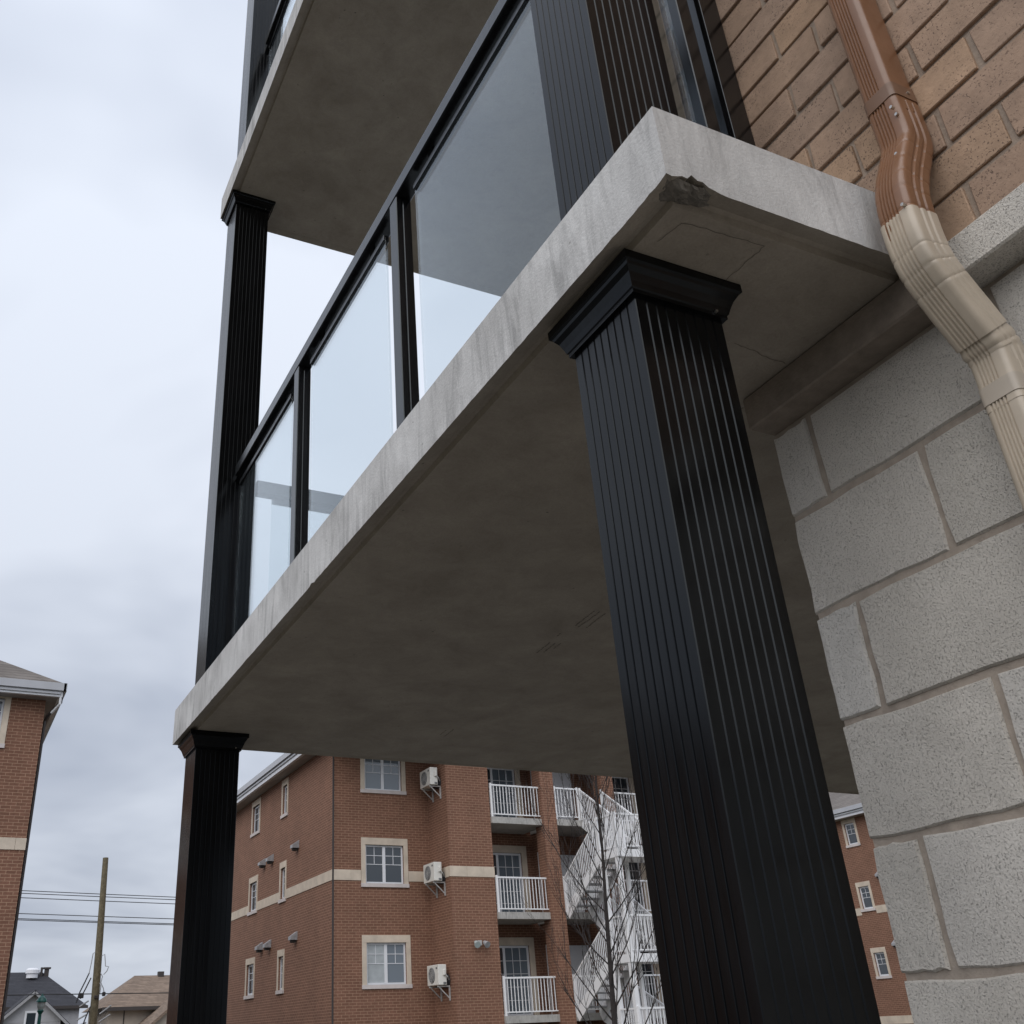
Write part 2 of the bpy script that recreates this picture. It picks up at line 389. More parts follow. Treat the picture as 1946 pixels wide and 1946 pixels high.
# ------------------------------------------------------------------ ground
GZ = -2.75
def ground_mat():
    m, t, b = mat('early_spring_lawn'); p = world_pos(t)
    col = ramp(t, noise_n(t, p, 1.5, 8, 0.7), [(0.3, (0.06, 0.056, 0.034)), (0.7, (0.11, 0.095, 0.058))])
    t.links.new(col, b.inputs['Base Color']); b.inputs['Roughness'].default_value = 1.0
    bump(t, b, noise_n(t, p, 30, 5), 0.6, 0.03); return m
tag(MB().quad((-600,-600,GZ),(600,-600,GZ),(600,600,GZ),(-600,600,GZ)).build('ground', ground_mat()), kind='structure')
M_asph = mortar('asphalt', (0.055, 0.055, 0.057))
tag(MB().box(-14,9,7,24,GZ-.1,GZ+.02).build('parking_lot', M_asph), kind='structure')
M_walk = mortar('pavement_concrete', (0.155, 0.148, 0.138))
tag(MB().box(-3.2,4.8,-9,6.2,GZ-.1,GZ+.012).build('pavement', M_walk), kind='structure')

# ------------------------------------------------------------------ concrete balcony slabs
T = 0.155; L = 3.412; XB = 4.6
def slab(name, z0, dx, dy, label, chip):
    root = empty(name, (dx, dy, z0)); tag(root, label, 'balcony slab', 'concrete balcony slabs')
    rnd = random.Random(int(z0*10)+3)
    # outer outline, anticlockwise from above: near side (y=0) x up, back, far side, front x=0 towards camera
    pts = []
    def seg(p, q, n):
        for i in range(n):
            f = i/n; pts.append((p[0]+(q[0]-p[0])*f, p[1]+(q[1]-p[1])*f))
    seg((0,0),(0.6,0),60); seg((0.6,0),(XB,0),10); seg((XB,0),(XB,L),6); seg((XB,L),(0,L),40); seg((0,L),(0,0),240)
    def inward(x, y, d):
        return (max(x, d) if x < XB-1e-6 else x, min(max(y, d), L-d))
    n = len(pts); mb = MB(); b2 = MB()
    top = []; bot = []; r1 = []; r2 = []; r3 = []
    for (x, y) in pts:
        zc_ = 0.0; push = 0.0
        on_front = x < 1e-6; on_near = y < 1e-6
        if on_front or on_near:
            nv = noise.noise(Vector((x*38, y*38, z0))) ; n2 = noise.noise(Vector((x*9+5, y*9, z0)))
            zc_ = 0.0016*nv + max(0, n2-0.28)*0.010*(0.5+nv)
        if chip and on_near and x < 0.125:
            zc_ += 0.017*math.exp(-((x-0.052)/0.030)**2)*(1+0.4*noise.noise(Vector((x*90,1,2))))
        if chip and on_front and y < 0.05: zc_ += 0.004*math.exp(-(y/0.02)**2)
        top.append((x, y, T)); bot.append((x, y, zc_))
        a1 = inward(x,y,0.034); a2 = inward(x,y,0.043); a3 = inward(x,y,0.046)
        r1.append((*a1, 0.013+zc_*0.5)); r2.append((*a2, 0.012)); r3.append((*a3, -0.001))
    # small chamfer on the top edge and slightly rounded corner
    tt = [( *inward(x,y,0.006), T) for (x,y) in pts]; te = [(x,y,T-0.006) for (x,y) in pts]
    mid = [(x,y,T*0.5) for (x,y) in pts]
    rings = [tt, te, mid, bot]
    for r in rings: mb.v += r
    for k in range(3):
        for i in range(n): mb.f.append((k*n+i, k*n+(i+1)%n, (k+1)*n+(i+1)%n, (k+1)*n+i))
    mb.f.append(tuple(range(n)))
    edge = mb.build('slab_body', M_slab, root)
    for r in (bot, r1, r2, r3): b2.v += r
    for k in range(3):
        for i in range(n): b2.f.append((k*n+i, k*n+(i+1)%n, (k+1)*n+(i+1)%n, (k+1)*n+i))
    b2.f.append(tuple(3*n+i for i in range(n)))
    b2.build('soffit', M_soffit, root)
    return root
slab_lo = slab('balcony_slab', 0.0, 0, 0, 'grey concrete balcony slab with chipped near corner, lower of the two', True)
slab_hi = slab('balcony_slab', 2.965, 0.026, -0.03, 'dark concrete balcony slab overhead, upper of the two', False)
# broken concrete at the near corner, under the edge
mb = MB(); G = 26
for i in range(G+1):
    for j in range(G+1):
        x = -0.0+0.125*i/G; y = 0.0+0.085*j/G
        d = math.exp(-((x-0.050)/0.050)**2-((y-0.018)/0.032)**2)
        nz = noise.noise(Vector((x*60,y*60,3)))*0.5+noise.noise(Vector((x*140,y*140,8)))*0.35+noise.noise(Vector((x*300,y*300,8)))*0.2
        z = 0.018 - d*(0.0185+0.017*nz)
        mb.v.append((x+0.003+0.002*nz, y+0.0035-0.004*d*nz, z))
for i in range(G):
    for j in range(G):
        k = i*(G+1)+j; mb.f.append((k, k+1, k+G+2, k+G+1))
tag(mb.build('broken_corner', M_rough, slab_lo), 'rough chipped concrete at the near bottom corner')
# hairline cracks in the soffit and the faint stamped print left by the form boards
def ribbon(pts, wd, z):
    m_ = MB()
    for (p, q) in zip(pts, pts[1:]):
        d = Vector((q[0]-p[0], q[1]-p[1], 0)).normalized(); s_ = Vector((-d.y, d.x, 0))*wd/2
        p3 = Vector((p[0],p[1],z)); q3 = Vector((q[0],q[1],z))
        m_.quad(p3-s_, q3-s_, q3+s_, p3+s_)
    return m_
def wob(p, q, n, a_):
    o = []
    for i in range(n+1):
        f = i/n; o.append((p[0]+(q[0]-p[0])*f + a_*noise.noise(Vector((f*9,p[0]*50,1))), p[1]+(q[1]-p[1])*f + a_*noise.noise(Vector((f*9,p[1]*50,7)))))
    return o
for pts in (wob((0.242,0.062),(0.238,0.165),14,0.006), wob((0.082,0.071),(0.242,0.062),18,0.004), wob((0.37,0.29),(0.51,0.302),14,0.005), wob((0.072,0.12),(0.082,0.071),6,0.002)):
    ribbon(pts, 0.0011, -0.0016).build('crack', M_mark, slab_lo)
stamp = MB(); rs = random.Random(5)
for (x, y0_, y1_) in ((0.869,1.515,1.64),(0.888,1.515,1.60),(0.893,1.60,1.64),(0.913,1.522,1.642),(0.884,1.80,1.90),(0.904,1.80,1.862),(0.922,1.795,1.84),(0.912,1.868,1.888),(0.873,1.715,1.745),(1.02,2.86,2.93),(1.045,2.84,2.95)):
    y = y0_
    while y < y1_:
        l = rs.uniform(0.004, 0.011)
        stamp.v += []; xx = x + rs.uniform(-.0012,.0012) + (y-y0_)*0.10
        stamp.quad((xx-.0022,y,-.0016),(xx+.0022,y,-.0016),(xx+.0022,y+l,-.0016),(xx-.0022,y+l,-.0016)); y += l + rs.uniform(0.002, 0.006)
tag(stamp.build('form_stamp', M_mark, slab_lo), kind='stuff')

# ------------------------------------------------------------------ fluted columns
X0, Y0, CW = 0.0600, 0.1828, 0.180; FY = 3.1765
def flute_profile():
    """one face of the fluted shaft from 0 to CW, returns (along, inset)"""
    m = 0.012; nfl = 8; p = (CW-2*m)/nfl; o = [(0.0015, 0.0), ]
    for i in range(nfl):
        s_ = m + i*p
        c_ = s_ + p*0.5
        o += [(c_-.0024, 0.0), (c_-.0014, 0.0019), (c_+.0005, 0.0019), (c_+.0022, 0.0)]
    o.append((CW-0.0015, 0.0)); return o
def column(name, x, y, z0, z1, label):
    root = empty(name, (x, y, z0)); tag(root, label, 'column', 'black fluted balcony columns'); h = z1-z0
    prof = flute_profile(); ring = []
    for (a_, d) in prof: ring.append((a_, d))                 # near face (-Y)
    for (a_, d) in prof: ring.append((CW-d, a_))              # +X
    for (a_, d) in prof: ring.append((CW-a_, CW-d))           # +Y
    for (a_, d) in prof: ring.append((d, CW-a_))              # -X
    mb = MB(); n = len(ring); zt = h-0.045
    mb.v = [(p[0],p[1],0.02) for p in ring] + [(p[0],p[1],zt) for p in ring]
    mb.f = [(i,(i+1)%n,n+(i+1)%n,n+i) for i in range(n)]
    mb.build('shaft', M_black, root)
    def moulding(nm, profile):
        m_ = MB()
        for (o, z) in profile: m_.v += [(-o,-o,z),(CW+o,-o,z),(CW+o,CW+o,z),(-o,CW+o,z)]
        for k in range(len(profile)-1):
            for i in range(4): m_.f.append((4*k+i,4*k+(i+1)%4,4*k+4+(i+1)%4,4*k+4+i))
        m_.f.append((3,2,1,0)); e_ = 4*(len(profile)-1); m_.f.append((e_,e_+1,e_+2,e_+3))
        return m_.build(nm, M_black, root)
    moulding('capital', [(0.0012,h-.066),(0.007,h-.066),(0.007,h-.059),(0.0095,h-.057),(0.0125,h-.047),(0.0175,h-.034),(0.0235,h-.025),(0.0255,h-.020),(0.030,h-.018),(0.030,h-.0015)])
    if z0 < -1: moulding('base', [(0.030,0.0),(0.030,0.075),(0.024,0.08),(0.018,0.095),(0.008,0.104),(0.0012,0.11)])
    sc = MB(); sc.cyl((CW-0.018, -0.0115, h-0.058), 'y', 0.0028, 0.006, 8); sc.build('screw', M_screw, root)
    return root
column('column', X0, Y0, GZ, 0.0, 'large black fluted column under the chipped corner of the lower slab')
column('column', X0-0.012, FY, GZ, 0.0, 'black fluted column under the far end of the lower slab')
column('column', X0+0.010, Y0, T, 2.965, 'black fluted column on the lower slab beside the brick wall')
column('column', X0+0.003, FY-0.008, T, 2.965, 'tall black fluted column on the far end of the lower slab')
column('column', X0+0.020, FY-0.045, 2.965+T, 5.9, 'black fluted column on the far end of the upper slab')

# ------------------------------------------------------------------ glass railings
def railing_front(z, dx, dy, label):
    r = empty('glass_railing', (dx, dy, z)); tag(r, label, 'railing', 'black framed glass railings')
    y0, y1 = Y0+CW+0.002, FY-0.012
    MB().bbox(0.126,0.180,y0,y1-.058,1.015,1.068,.003).build('top_rail', M_blackrail, r)
    MB().box(0.140,0.166,y1-.0581,y1+.003,1.022,1.060).build('rail_bracket', M_blackrail, r)
    ps = [(1.240,1.292),(2.188,2.240)]
    for (a_, b_) in ps:
        p = MB(); p.bbox(0.128,0.1475,a_,b_,0.0,1.0145,.002); p.bbox(0.1505,0.178,a_,b_,0.0,1.0145,.002); p.box(0.1474,0.1506,a_+.004,b_-.004,0.0,1.0144)
        p.build('post', M_blackrail, r)
        MB().bbox(0.113,0.193,a_-.015,b_+.015,0.0,0.010,.002).build('base_plate', M_blackrail, r)
    cuts = [(y0+0.004,1.152),(1.380,2.100),(2.335,y1-0.075)]
    for (a_, b_) in cuts:
        g = MB().bbox(0.150,0.158,a_,b_,0.06,0.975,.0008).build('glass_panel', M_glass, r)
        MB().bbox(0.144,0.164,a_+.001,b_-.001,0.962,0.986,.002).build('upper_channel', M_blackrail, g)
        MB().bbox(0.144,0.164,a_+.001,b_-.001,0.045,0.070,.002).build('lower_channel', M_blackrail, g)
        for e_ in (a_+.10, b_-.13): MB().box(0.150,0.158,e_,e_+.03,0.986,1.0149).build('clip', M_blackrail, g)
    return r
railing_front(T, 0, 0, 'long black railing with glass panels along the front of the lower slab')
railing_front(2.965+T, 0.026, -0.028, 'black glass railing along the front of the upper slab')
def railing_far(z, dx, dy, label):
    r = empty('glass_railing', (dx, dy, z)); tag(r, label, 'railing', 'black framed glass railings')
    x0 = X0+CW+0.016; x1 = 3.6
    MB().bbox(x0,x1,FY+0.015,FY+0.063,1.0,1.068,.003).build('top_rail', M_blackrail, r)
    for (a_, b_) in ((x0+0.08,1.30),(1.44,2.40),(2.54,3.5)):
        g = MB().bbox(a_,b_,FY+0.034,FY+0.044,0.055,0.985,.001).build('glass_panel', M_glass, r)
        MB().bbox(a_+.001,b_-.001,FY+0.027,FY+0.051,0.968,0.992,.002).build('upper_channel', M_blackrail, g)
    for a_ in (1.345,2.445): MB().bbox(a_,a_+.05,FY+0.015,FY+0.11,0.0,1.0,.002).build('post', M_blackrail, r)
    return r
railing_far(T, 0, 0, 'black glass railing along the far end of the lower slab, seen through the glass')
railing_far(2.965+T, 0.026, -0.03, 'black glass railing along the far end of the upper slab')
# short side railing between the near column and the wall
r = empty('glass_railing', (0.35, 0.27, T)); tag(r, 'short glass side railing between the near column and the brick wall', 'railing', 'black framed glass railings')
def rel(mb_, o): 
    mb_.v = [(a_-o[0], b_-o[1], c_-o[2]) for (a_,b_,c_) in mb_.v]; return mb_
O = (0.35, 0.27, T)
rel(MB().bbox(X0+CW+0.014,0.526,0.245,0.295,T+1.015,T+1.068,.003), O).build('top_rail', M_blackrail, r)
g = rel(MB().bbox(X0+CW+0.015,0.388,0.268,0.278,T+.055,T+.962,.001), O).build('glass_panel', M_glass, r)
rel(MB().bbox(X0+CW+0.016,0.387,0.262,0.284,T+.950,T+.978,.002), O).build('upper_channel', M_blackrail, g)
p = MB(); p.bbox(0.414,0.452,0.266,0.290,T+.001,T+1.0145,.002); p.box(0.417,0.449,0.2899,0.32,T+.001,T+1.014)
rel(p, O).build('post', M_blackrail, r)
p = MB(); p.bbox(0.470,0.5265,0.2500,0.2660,T+.001,T+1.0145,.001); p.box(0.4990,0.5265,0.2659,0.31,T+.001,T+1.014)
rel(p, O).build('wall_post', M_blackrail, r)

# ------------------------------------------------------------------ near building: brick above a stone band above architectural block
XBR, XBA, XBL, YE = 0.530, 0.514, 0.572, 0.435
bld = empty('apartment_building', (0.6, YE, GZ)); tag(bld, 'tan brick and grey block apartment building close by on the right', 'building')
BO = Vector((0.6, YE, GZ))
mw = rel(MB().box(XBR+0.0060, 0.9, -3.6, YE-0.004, 0.0, 6.6), BO).build('brick_wall', M_mortar2, bld)
bw = rel(MB().box(XBL+0.007, 0.9, -3.6, YE-0.003, GZ-.05, -0.0745), BO).build('block_wall', M_mortar, bld)
BM = []
for _ in range(6):
    m_ = MB().bbox(0,0.09,-0.2425,0,0,0.0768,.0016,0.0016); me = bpy.data.meshes.new('brick'); me.from_pydata(m_.v, [], m_.f); me.materials.append(M_brick); BM.append(me)
PIT = 0.0868; cnt = 0; rest = MB()
for k in range(-1, 74):
    z = 0.0857 + PIT*k + 0.005 - PIT + PIT
    z = 0.0857 + PIT*k + 0.005
    off = -0.207 if k % 2 == 0 else -0.114
    yy = off + 0.253*2 - 0.005
    while yy > -3.4:
        y_hi = yy; 
        if y_hi - 0.2425 < YE:
            top = min(y_hi, YE); ln = top-(y_hi-0.2425)
            if ln > 0.02:
                dxj = random.uniform(-0.0018, 0.0016)
                if z < 1.75 and y_hi > -1.75 and cnt < 300:
                    if ln > 0.24: me = random.choice(BM)
                    else:
                        m_ = MB().bbox(0,0.09,-ln,0,0,0.0768,.0022,0.001); me = bpy.data.meshes.new('brick'); me.from_pydata(m_.v, [], m_.f); me.materials.append(M_brick)
                    o = bpy.data.objects.new('brick', me); COL.objects.link(o); o.parent = mw; o.location = Vector((XBR+dxj, top, z)) - BO; cnt += 1
                else:
                    rest.box(XBR+dxj, XBR+.09, top-ln, top, z, z+.0768)
        yy -= 0.253
tag(rel(rest, BO).build('brick_field', M_brick, mw), kind='stuff')
yb = YE
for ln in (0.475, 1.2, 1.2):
    rel(MB().bbox(XBA, 0.75, yb-ln+.006, yb, -0.0745, -0.002, .0035, .0004), BO).build('band_stone', M_brownstone if yb == YE else M_block, bld); yb -= ln  # first stone, under the slab, is browner and darker than the rest
def rough_block(x0, x1, y0, y1, z0, z1):
    """block with worn, uneven arrises on its face"""
    mb_ = MB(); ny = 6; nz = 4; e = 0.006
    ys = [y0 + (y1-y0)*i/ny for i in range(ny+1)]; zs = [z0 + (z1-z0)*i/nz for i in range(nz+1)]
    for i, y in enumerate(ys):
        for j, z_ in enumerate(zs):
            edge = (i in (0,ny)) or (j in (0,nz)); w_ = 0.0022
            yy_ = y + (random.uniform(-w_,w_) if edge else 0) + (e*.5 if i == 0 else -e*.5 if i == ny else 0)*(1)
            zz_ = z_ + (random.uniform(-w_,w_) if edge else 0) + (e*.5 if j == 0 else -e*.5 if j == nz else 0)
            mb_.v.append((x0 + random.uniform(-.0006,.0006) + (0.0012 if edge else 0), yy_, zz_))
    for i in range(ny):
        for j in range(nz):
            k = i*(nz+1)+j; mb_.f.append((k, k+1, k+nz+2, k+nz+1))
    per = [i*(nz+1) for i in range(ny+1)] + [ny*(nz+1)+j for j in range(1,nz+1)] + [i*(nz+1)+nz for i in range(ny-1,-1,-1)] + [j for j in range(nz-1,0,-1)]
    n0 = len(mb_.v)
    for k in per:
        y, z_ = mb_.v[k][1], mb_.v[k][2]
        y += (-e*.5 if y < (y0+y1)/2 and abs(y-y0) < .02 else e*.5 if abs(y-y1) < .02 else 0)
        z_ += (-e*.5 if abs(z_-z0) < .02 else e*.5 if abs(z_-z1) < .02 else 0)
        mb_.v.append((x0+e, y, z_))
    m_ = len(per)
    for i in range(m_): mb_.f.append((per[i], per[(i+1)%m_], n0+(i+1)%m_, n0+i))
    n1 = len(mb_.v)
    for k in range(m_): v_ = mb_.v[n0+k]; mb_.v.append((x1, v_[1], v_[2]))
    for i in range(m_): mb_.f.append((n0+i, n0+(i+1)%m_, n1+(i+1)%m_, n1+i))
    return mb_
J = 0.0125
for i in range(14):
    zt = -0.265 - 0.2*(i-1) - J/2; zb = -0.265 - 0.2*i + J/2
    if i == 0: zt = -0.083
    if zb < GZ-0.1: break
    y = YE; first = True
    while y > -3.2:
        ln = ((0.0947 if i % 2 == 0 else 0.2985) - J/2) if first else 0.4 - J
        first_ = first; first = False
        rel(rough_block(XBL + random.uniform(-.0012,.0012), 0.70, y-ln, y, zb, zt), BO).build('block', M_block, bw)
        y -= ln + J

# ------------------------------------------------------------------ downspout
SY0, SW, SD = -0.035, 0.060, 0.062
ds = empty('downspout', (0.525, -0.065, GZ)); tag(ds, 'ribbed downspout, brown above and beige below, with elbows, strapped to the wall', 'downspout')
DO = (0.525, -0.065, GZ)
def section(sc=1.0, plain=False, side=True):
    """closed section in (outward, along -y) with ribs on the outer face"""
    o = []; r_ = 0.010
    hw, hd = SW/2*sc, SD/2*sc
    def arc(cx_, cy_, a0, a1, n=4):
        for i in range(n+1):
            an = math.radians(a0+(a1-a0)*i/n); o.append((cx_+r_*math.cos(an), cy_+r_*math.sin(an)))
    arc(hd-r_, -hw+r_, -90, 0)
    s0, s1 = -hw+r_+0.0015, hw-r_-0.010
    nr = 5
    if not plain:
        for i in range(nr):
            p = s0 + (s1-s0)*i/nr; w_ = (s1-s0)/nr
            o += [(hd, p+w_*.10), (hd-.0030, p+w_*.35), (hd-.0030, p+w_*.55), (hd, p+w_*.80)]
    arc(hd-r_, hw-r_, 0, 90)
    if not plain and side:
        for i in range(2):
            p = hd-r_-0.008 - i*0.016; o += [(p, hw), (p-.003, hw-.002), (p-.006, hw-.002), (p-.009, hw)]
    arc(-hd+r_, hw-r_, 90, 180); arc(-hd+r_, -hw+r_, 180, 270)
    return o
def sweep(path, scales=None, plain=False, side=True):
    """path: list of (x,z), section swept in the x-z plane; local out = -X, along = -Y"""
    mb_ = MB(); ns_ = None
    for i, (x, z) in enumerate(path):
        a_ = path[max(i-1,0)]; b_ = path[min(i+1,len(path)-1)]
        tx, tz = b_[0]-a_[0], b_[1]-a_[1]; l = math.hypot(tx, tz); tx /= l; tz /= l
        ox, oz = (tz, -tx) if tz < 0 else (-tz, tx)       # outward normal pointing to -X
        s_ = section(scales[i] if scales else 1.0, plain, side); ns_ = len(s_)
        for (u, v_) in s_: mb_.v.append((x + ox*u, -0.065 - v_, z + oz*u))
    for i in range(len(path)-1):
        for k in range(ns_):
            mb_.f.append((i*ns_+k, i*ns_+(k+1)%ns_, (i+1)*ns_+(k+1)%ns_, (i+1)*ns_+k))
    mb_.f.append(tuple(range(ns_))); mb_.f.append(tuple((len(path)-1)*ns_+k for k in reversed(range(ns_))))
    return rel(mb_, DO)
def lerp_path(pts, n):
    """Catmull-Rom"""
    o = []
    P_ = [pts[0]] + pts + [pts[-1]]
    for i in range(1, len(P_)-2):
        for k in range(n):
            t_ = k/n
            o.append(tuple(0.5*((2*P_[i][c]) + (-P_[i-1][c]+P_[i+1][c])*t_ + (2*P_[i-1][c]-5*P_[i][c]+4*P_[i+1][c]-P_[i+2][c])*t_*t_ + (-P_[i-1][c]+3*P_[i][c]-3*P_[i+1][c]+P_[i+2][c])*t_**3) for c in (0,1)))
    o.append(pts[-1]); return o
XU, XO, XL_ = 0.497, 0.428, 0.527
o = sweep([(XU, 6.5), (XU, 0.262)], side=False).build('upper_pipe', M_brown, ds, True)
pA = lerp_path([(XU,0.285),(XU,0.205),(0.482,0.165),(0.452,0.105),(0.434,0.055),(XO,0.0),(XO,-0.03)], 16)
scA = [1.035 - 0.026*max(0, math.cos((i-44)*2*math.pi/11))**14*(30 <= i <= 82) for i in range(len(pA))]
sweep(pA, scA).build('brown_elbow', M_brown, ds, True)
pB = lerp_path([(XO,0.004),(XO,-0.045),(0.434,-0.085),(0.455,-0.125),(0.490,-0.178),(0.507,-0.203)], 16)
scB = [1.075 - 0.026*max(0, math.cos((i-24)*2*math.pi/11))**14*(18 <= i <= 52) for i in range(len(pB))]
sweep(pB, scB).build('beige_elbow', M_beige, ds, True)
pC = lerp_path([(0.500,-0.192),(0.520,-0.222),(XL_,-0.245),(XL_,-0.33)], 6)
scC = [1.02 + (0.05 if i in (4,5) else 0.0) + (0.03 if i in (7,8) else 0) for i in range(len(pC))]
sweep(pC, scC).build('lower_elbow', M_beige, ds, True)
sweep([(XL_,-0.26), (XL_, GZ+0.25)], [1.0,1.0], side=False).build('lower_pipe', M_beige, ds, True)
def strap(x, z0, z1, mat_, nm):
    s_ = sweep([(x, z1), (x, z0)], [1.05,1.05], True).build(nm, mat_, ds, True)
    sc_ = MB(); sc_.cyl((x+SD*.12, -0.065-SW/2*1.05-.0022, (z0+z1)/2), 'y', .0032, .004, 8); rel(sc_, DO).build('screw', M_screw, s_)
strap(XU, 0.292, 0.322, M_brown2, 'upper_strap'); strap(XL_, -0.318, -0.288, M_beige2, 'lower_strap')
for (x, y, z) in ((0.4545,-0.090,0.255),(0.4415,-0.078,0.15),(0.3925,-0.088,0.008),(0.4655,-0.088,0.245)):
    s_ = MB(); s_.cyl((x-.0035, y, z), 'x', .0030, .008, 8); rel(s_, DO).build('screw', M_screw, ds)

# ================================================================== background
# helpers for buildings: wall rectangle with openings, in plane of axis ('y': facing -Y, 'x': facing -X)
def wall(axis, c, u0, u1, z0, z1, holes, depth=0.12):
    mb_ = MB(); us = sorted({u0,u1,*[h[0] for h in holes],*[h[1] for h in holes]}); zs = sorted({z0,z1,*[h[2] for h in holes],*[h[3] for h in holes]})
    P3 = (lambda u,z,d=0: (u,c+d,z)) if axis == 'y' else (lambda u,z,d=0: (c+d,u,z))
    for i in range(len(us)-1):
        for j in range(len(zs)-1):
            um, zm = (us[i]+us[i+1])/2, (zs[j]+zs[j+1])/2
            if any(h[0] < um < h[1] and h[2] < zm < h[3] for h in holes): continue
            mb_.quad(P3(us[i],zs[j]), P3(us[i+1],zs[j]), P3(us[i+1],zs[j+1]), P3(us[i],zs[j+1]))
    for h in holes:
        a_, b_, e_, f_ = h
        for (p, q) in (((a_,e_),(b_,e_)),((b_,e_),(b_,f_)),((b_,f_),(a_,f_)),((a_,f_),(a_,e_))):
            mb_.quad(P3(*p), P3(*q), P3(*q, depth), P3(*p, depth))
    return mb_
def boxa(mb_, axis, c, u0, u1, d0, d1, z0, z1):
    return mb_.box(u0,u1,c+d0,c+d1,z0,z1) if axis == 'y' else mb_.box(c+d0,c+d1,u0,u1,z0,z1)
def window(axis, c, u0, u1, z0, z1, parent, pane_mats, narrow=False):
    """opening u0..u1 z0..z1 in wall plane c; the frame is the part, panes, muntins and stone trim are its sub-parts"""
    fr = MB(); f = 0.055 if not narrow else 0.07; dd = 0.06
    boxa(fr,axis,c,u0,u0+f,dd,dd+.06,z0,z1); boxa(fr,axis,c,u1-f,u1,dd,dd+.06,z0,z1); boxa(fr,axis,c,u0+f,u1-f,dd,dd+.06,z0,z0+f); boxa(fr,axis,c,u0+f,u1-f,dd,dd+.06,z1-f,z1)
    cells = [(u0+f,u1-f)]
    if not narrow:
        m_ = (u0+u1)/2; boxa(fr,axis,c,m_-.05,m_+.05,dd,dd+.06,z0+f,z1-f); cells = [(u0+f,m_-.05),(m_+.05,u1-f)]
    w_ = fr.build('window', M_white, parent)
    for k, (a_, b_) in enumerate(cells):
        boxa(MB(),axis,c,a_-.001,b_+.001,dd+.03,dd+.045,z0+f-.001,z1-f+.001).build('pane', pane_mats[k % len(pane_mats)], w_)
        mu = MB(); zh = z0+f+(z1-z0-2*f)*0.50; zq = z0+f+(z1-z0-2*f)*0.75; m_ = (a_+b_)/2; t_ = .009
        boxa(mu,axis,c,m_-t_,m_+t_,dd+.018,dd+.028,zh,z1-f); boxa(mu,axis,c,a_,b_,dd+.017,dd+.027,zh-t_,zh+t_); boxa(mu,axis,c,a_,b_,dd+.0165,dd+.0265,zq-t_,zq+t_)
        mu.build('muntin', M_white, w_)
    lw = 0.15 if not narrow else 0.13
    boxa(MB(),axis,c,u0-lw,u1+lw,-.025,.10,z1,z1+.21).build('lintel', M_trim, w_)
    boxa(MB(),axis,c,u0-lw-.01,u1+lw+.01,-.05,.11,z0-.11,z0).build('sill', M_sill, w_)
    boxa(MB(),axis,c,u0-lw,u0-.001,-.022,.10,z0,z1).build('jamb', M_trim, w_); boxa(MB(),axis,c,u1+.001,u1+lw,-.022,.10,z0,z1).build('jamb', M_trim, w_)
    return w_
def band(axis, c, u0, u1, z0, z1, parent, skip=()):
    u = u0; rr = random.Random(int(u0*7))
    while u < u1-.01:
        e_ = min(u1, u+rr.choice((.58,.60,.62)))
        for (s0,s1) in skip:
            if u < s0 < e_: e_ = s0
            if s0-1e-6 <= u < s1: u = s1; e_ = min(u1, u+.6)
        if u >= u1-.01: break
        boxa(MB(),axis,c,u+.003,e_-.003,-.02,.05,z0,z1).build('band_stone', M_trim, parent); u = e_
def vent(axis, c, u, z, parent):
    mb_ = MB(); s_ = .13
    P3 = (lambda uu,zz,d: (uu,c+d,zz)) if axis == 'y' else (lambda uu,zz,d: (c+d,uu,zz))
    mb_.prism([P3(u-s_,z+.14,0.0),P3(u-s_,z-.12,0.0),P3(u-s_,z-.12,-.24),P3(u-s_,z-.02,-.24)], (0,2*s_,0) if axis == 'x' else (2*s_,0,0))
    o = mb_.build('vent_hood', M_vent, parent)
    boxa(MB(),axis,c,u-s_*.7,u+s_*.7,-.19,-.05,z-.20,z-.121).build('flap', M_dark, o)
def rail_run(mb_, bal, p, q, h=1.03, n=None, post=True):
    """straight guard between p and q (floor points); mb_ takes rails and posts, bal the balusters"""
    p = Vector(p); q = Vector(q); up = Vector((0,0,1)); l = (q-p).length
    mb_.bar(p+up*h, q+up*h, .055, .05); mb_.bar(p+up*.10, q+up*.10, .035, .035)
    if post:
        for e_ in (p, q): mb_.bar(e_, e_+up*(h+.06), .06, .06)
    n = n or max(2, int(l/.115))
    for i in range(1, n):
        b_ = p + (q-p)*(i/n); bal.bar(b_+up*.1, b_+up*h, .022, .022)

# ---- middle building ------------------------------------------------------------------
YB, XC = 29.95, 10.40; YK = 28.50; XK0, XK1 = 13.76, 15.32
B = empty('apartment_building', (XC, YB, GZ)); tag(B, 'four storey red brick apartment building with white balconies in the middle', 'building')
def relB(mb_): return rel(mb_, (XC, YB, GZ))
class Rel:      # build background pieces in world coordinates, parented to an offset empty
    pass
def fixup(root):
    """move the children built in world coordinates under the empty's origin"""
    off = Vector(root.location)
    for ch in [x for x in bpy.data.objects if x.parent == root]: ch.location = Vector(ch.location) - off
FL = (5.02, 2.13, -0.76)                       # balcony floor levels
ROWS = (6.00, 3.10, 0.22, -2.68)               # window opening sills
front_w = [(11.50, 12.82, z, z+1.17) for z in ROWS[:3]]
wall('y', YB, XC, XK0, GZ, 7.45, front_w).build('front_wall', M_fbx, B)
PM = {0:(M_paneb,M_paneb), 1:(M_pane,M_pane), 2:(M_curtain,M_paneb)}
for k, h in enumerate(front_w): window('y', YB, *h, B, PM[k])
side_w = []
for z in ROWS[:3]: side_w += [(34.80,35.32,z+.12,z+1.16),(38.35,39.30,z+.12,z+1.16),(43.2,44.1,z+.12,z+1.16)]
wall('x', XC, YB, 47.0, GZ, 7.45, side_w).build('side_wall', M_fby, B)
for h in side_w: window('x', XC, *h, B, (M_pane,), True)
band('y', YB, XC+.02, XK0, 3.18, 3.49, B, [(11.34,12.98)])
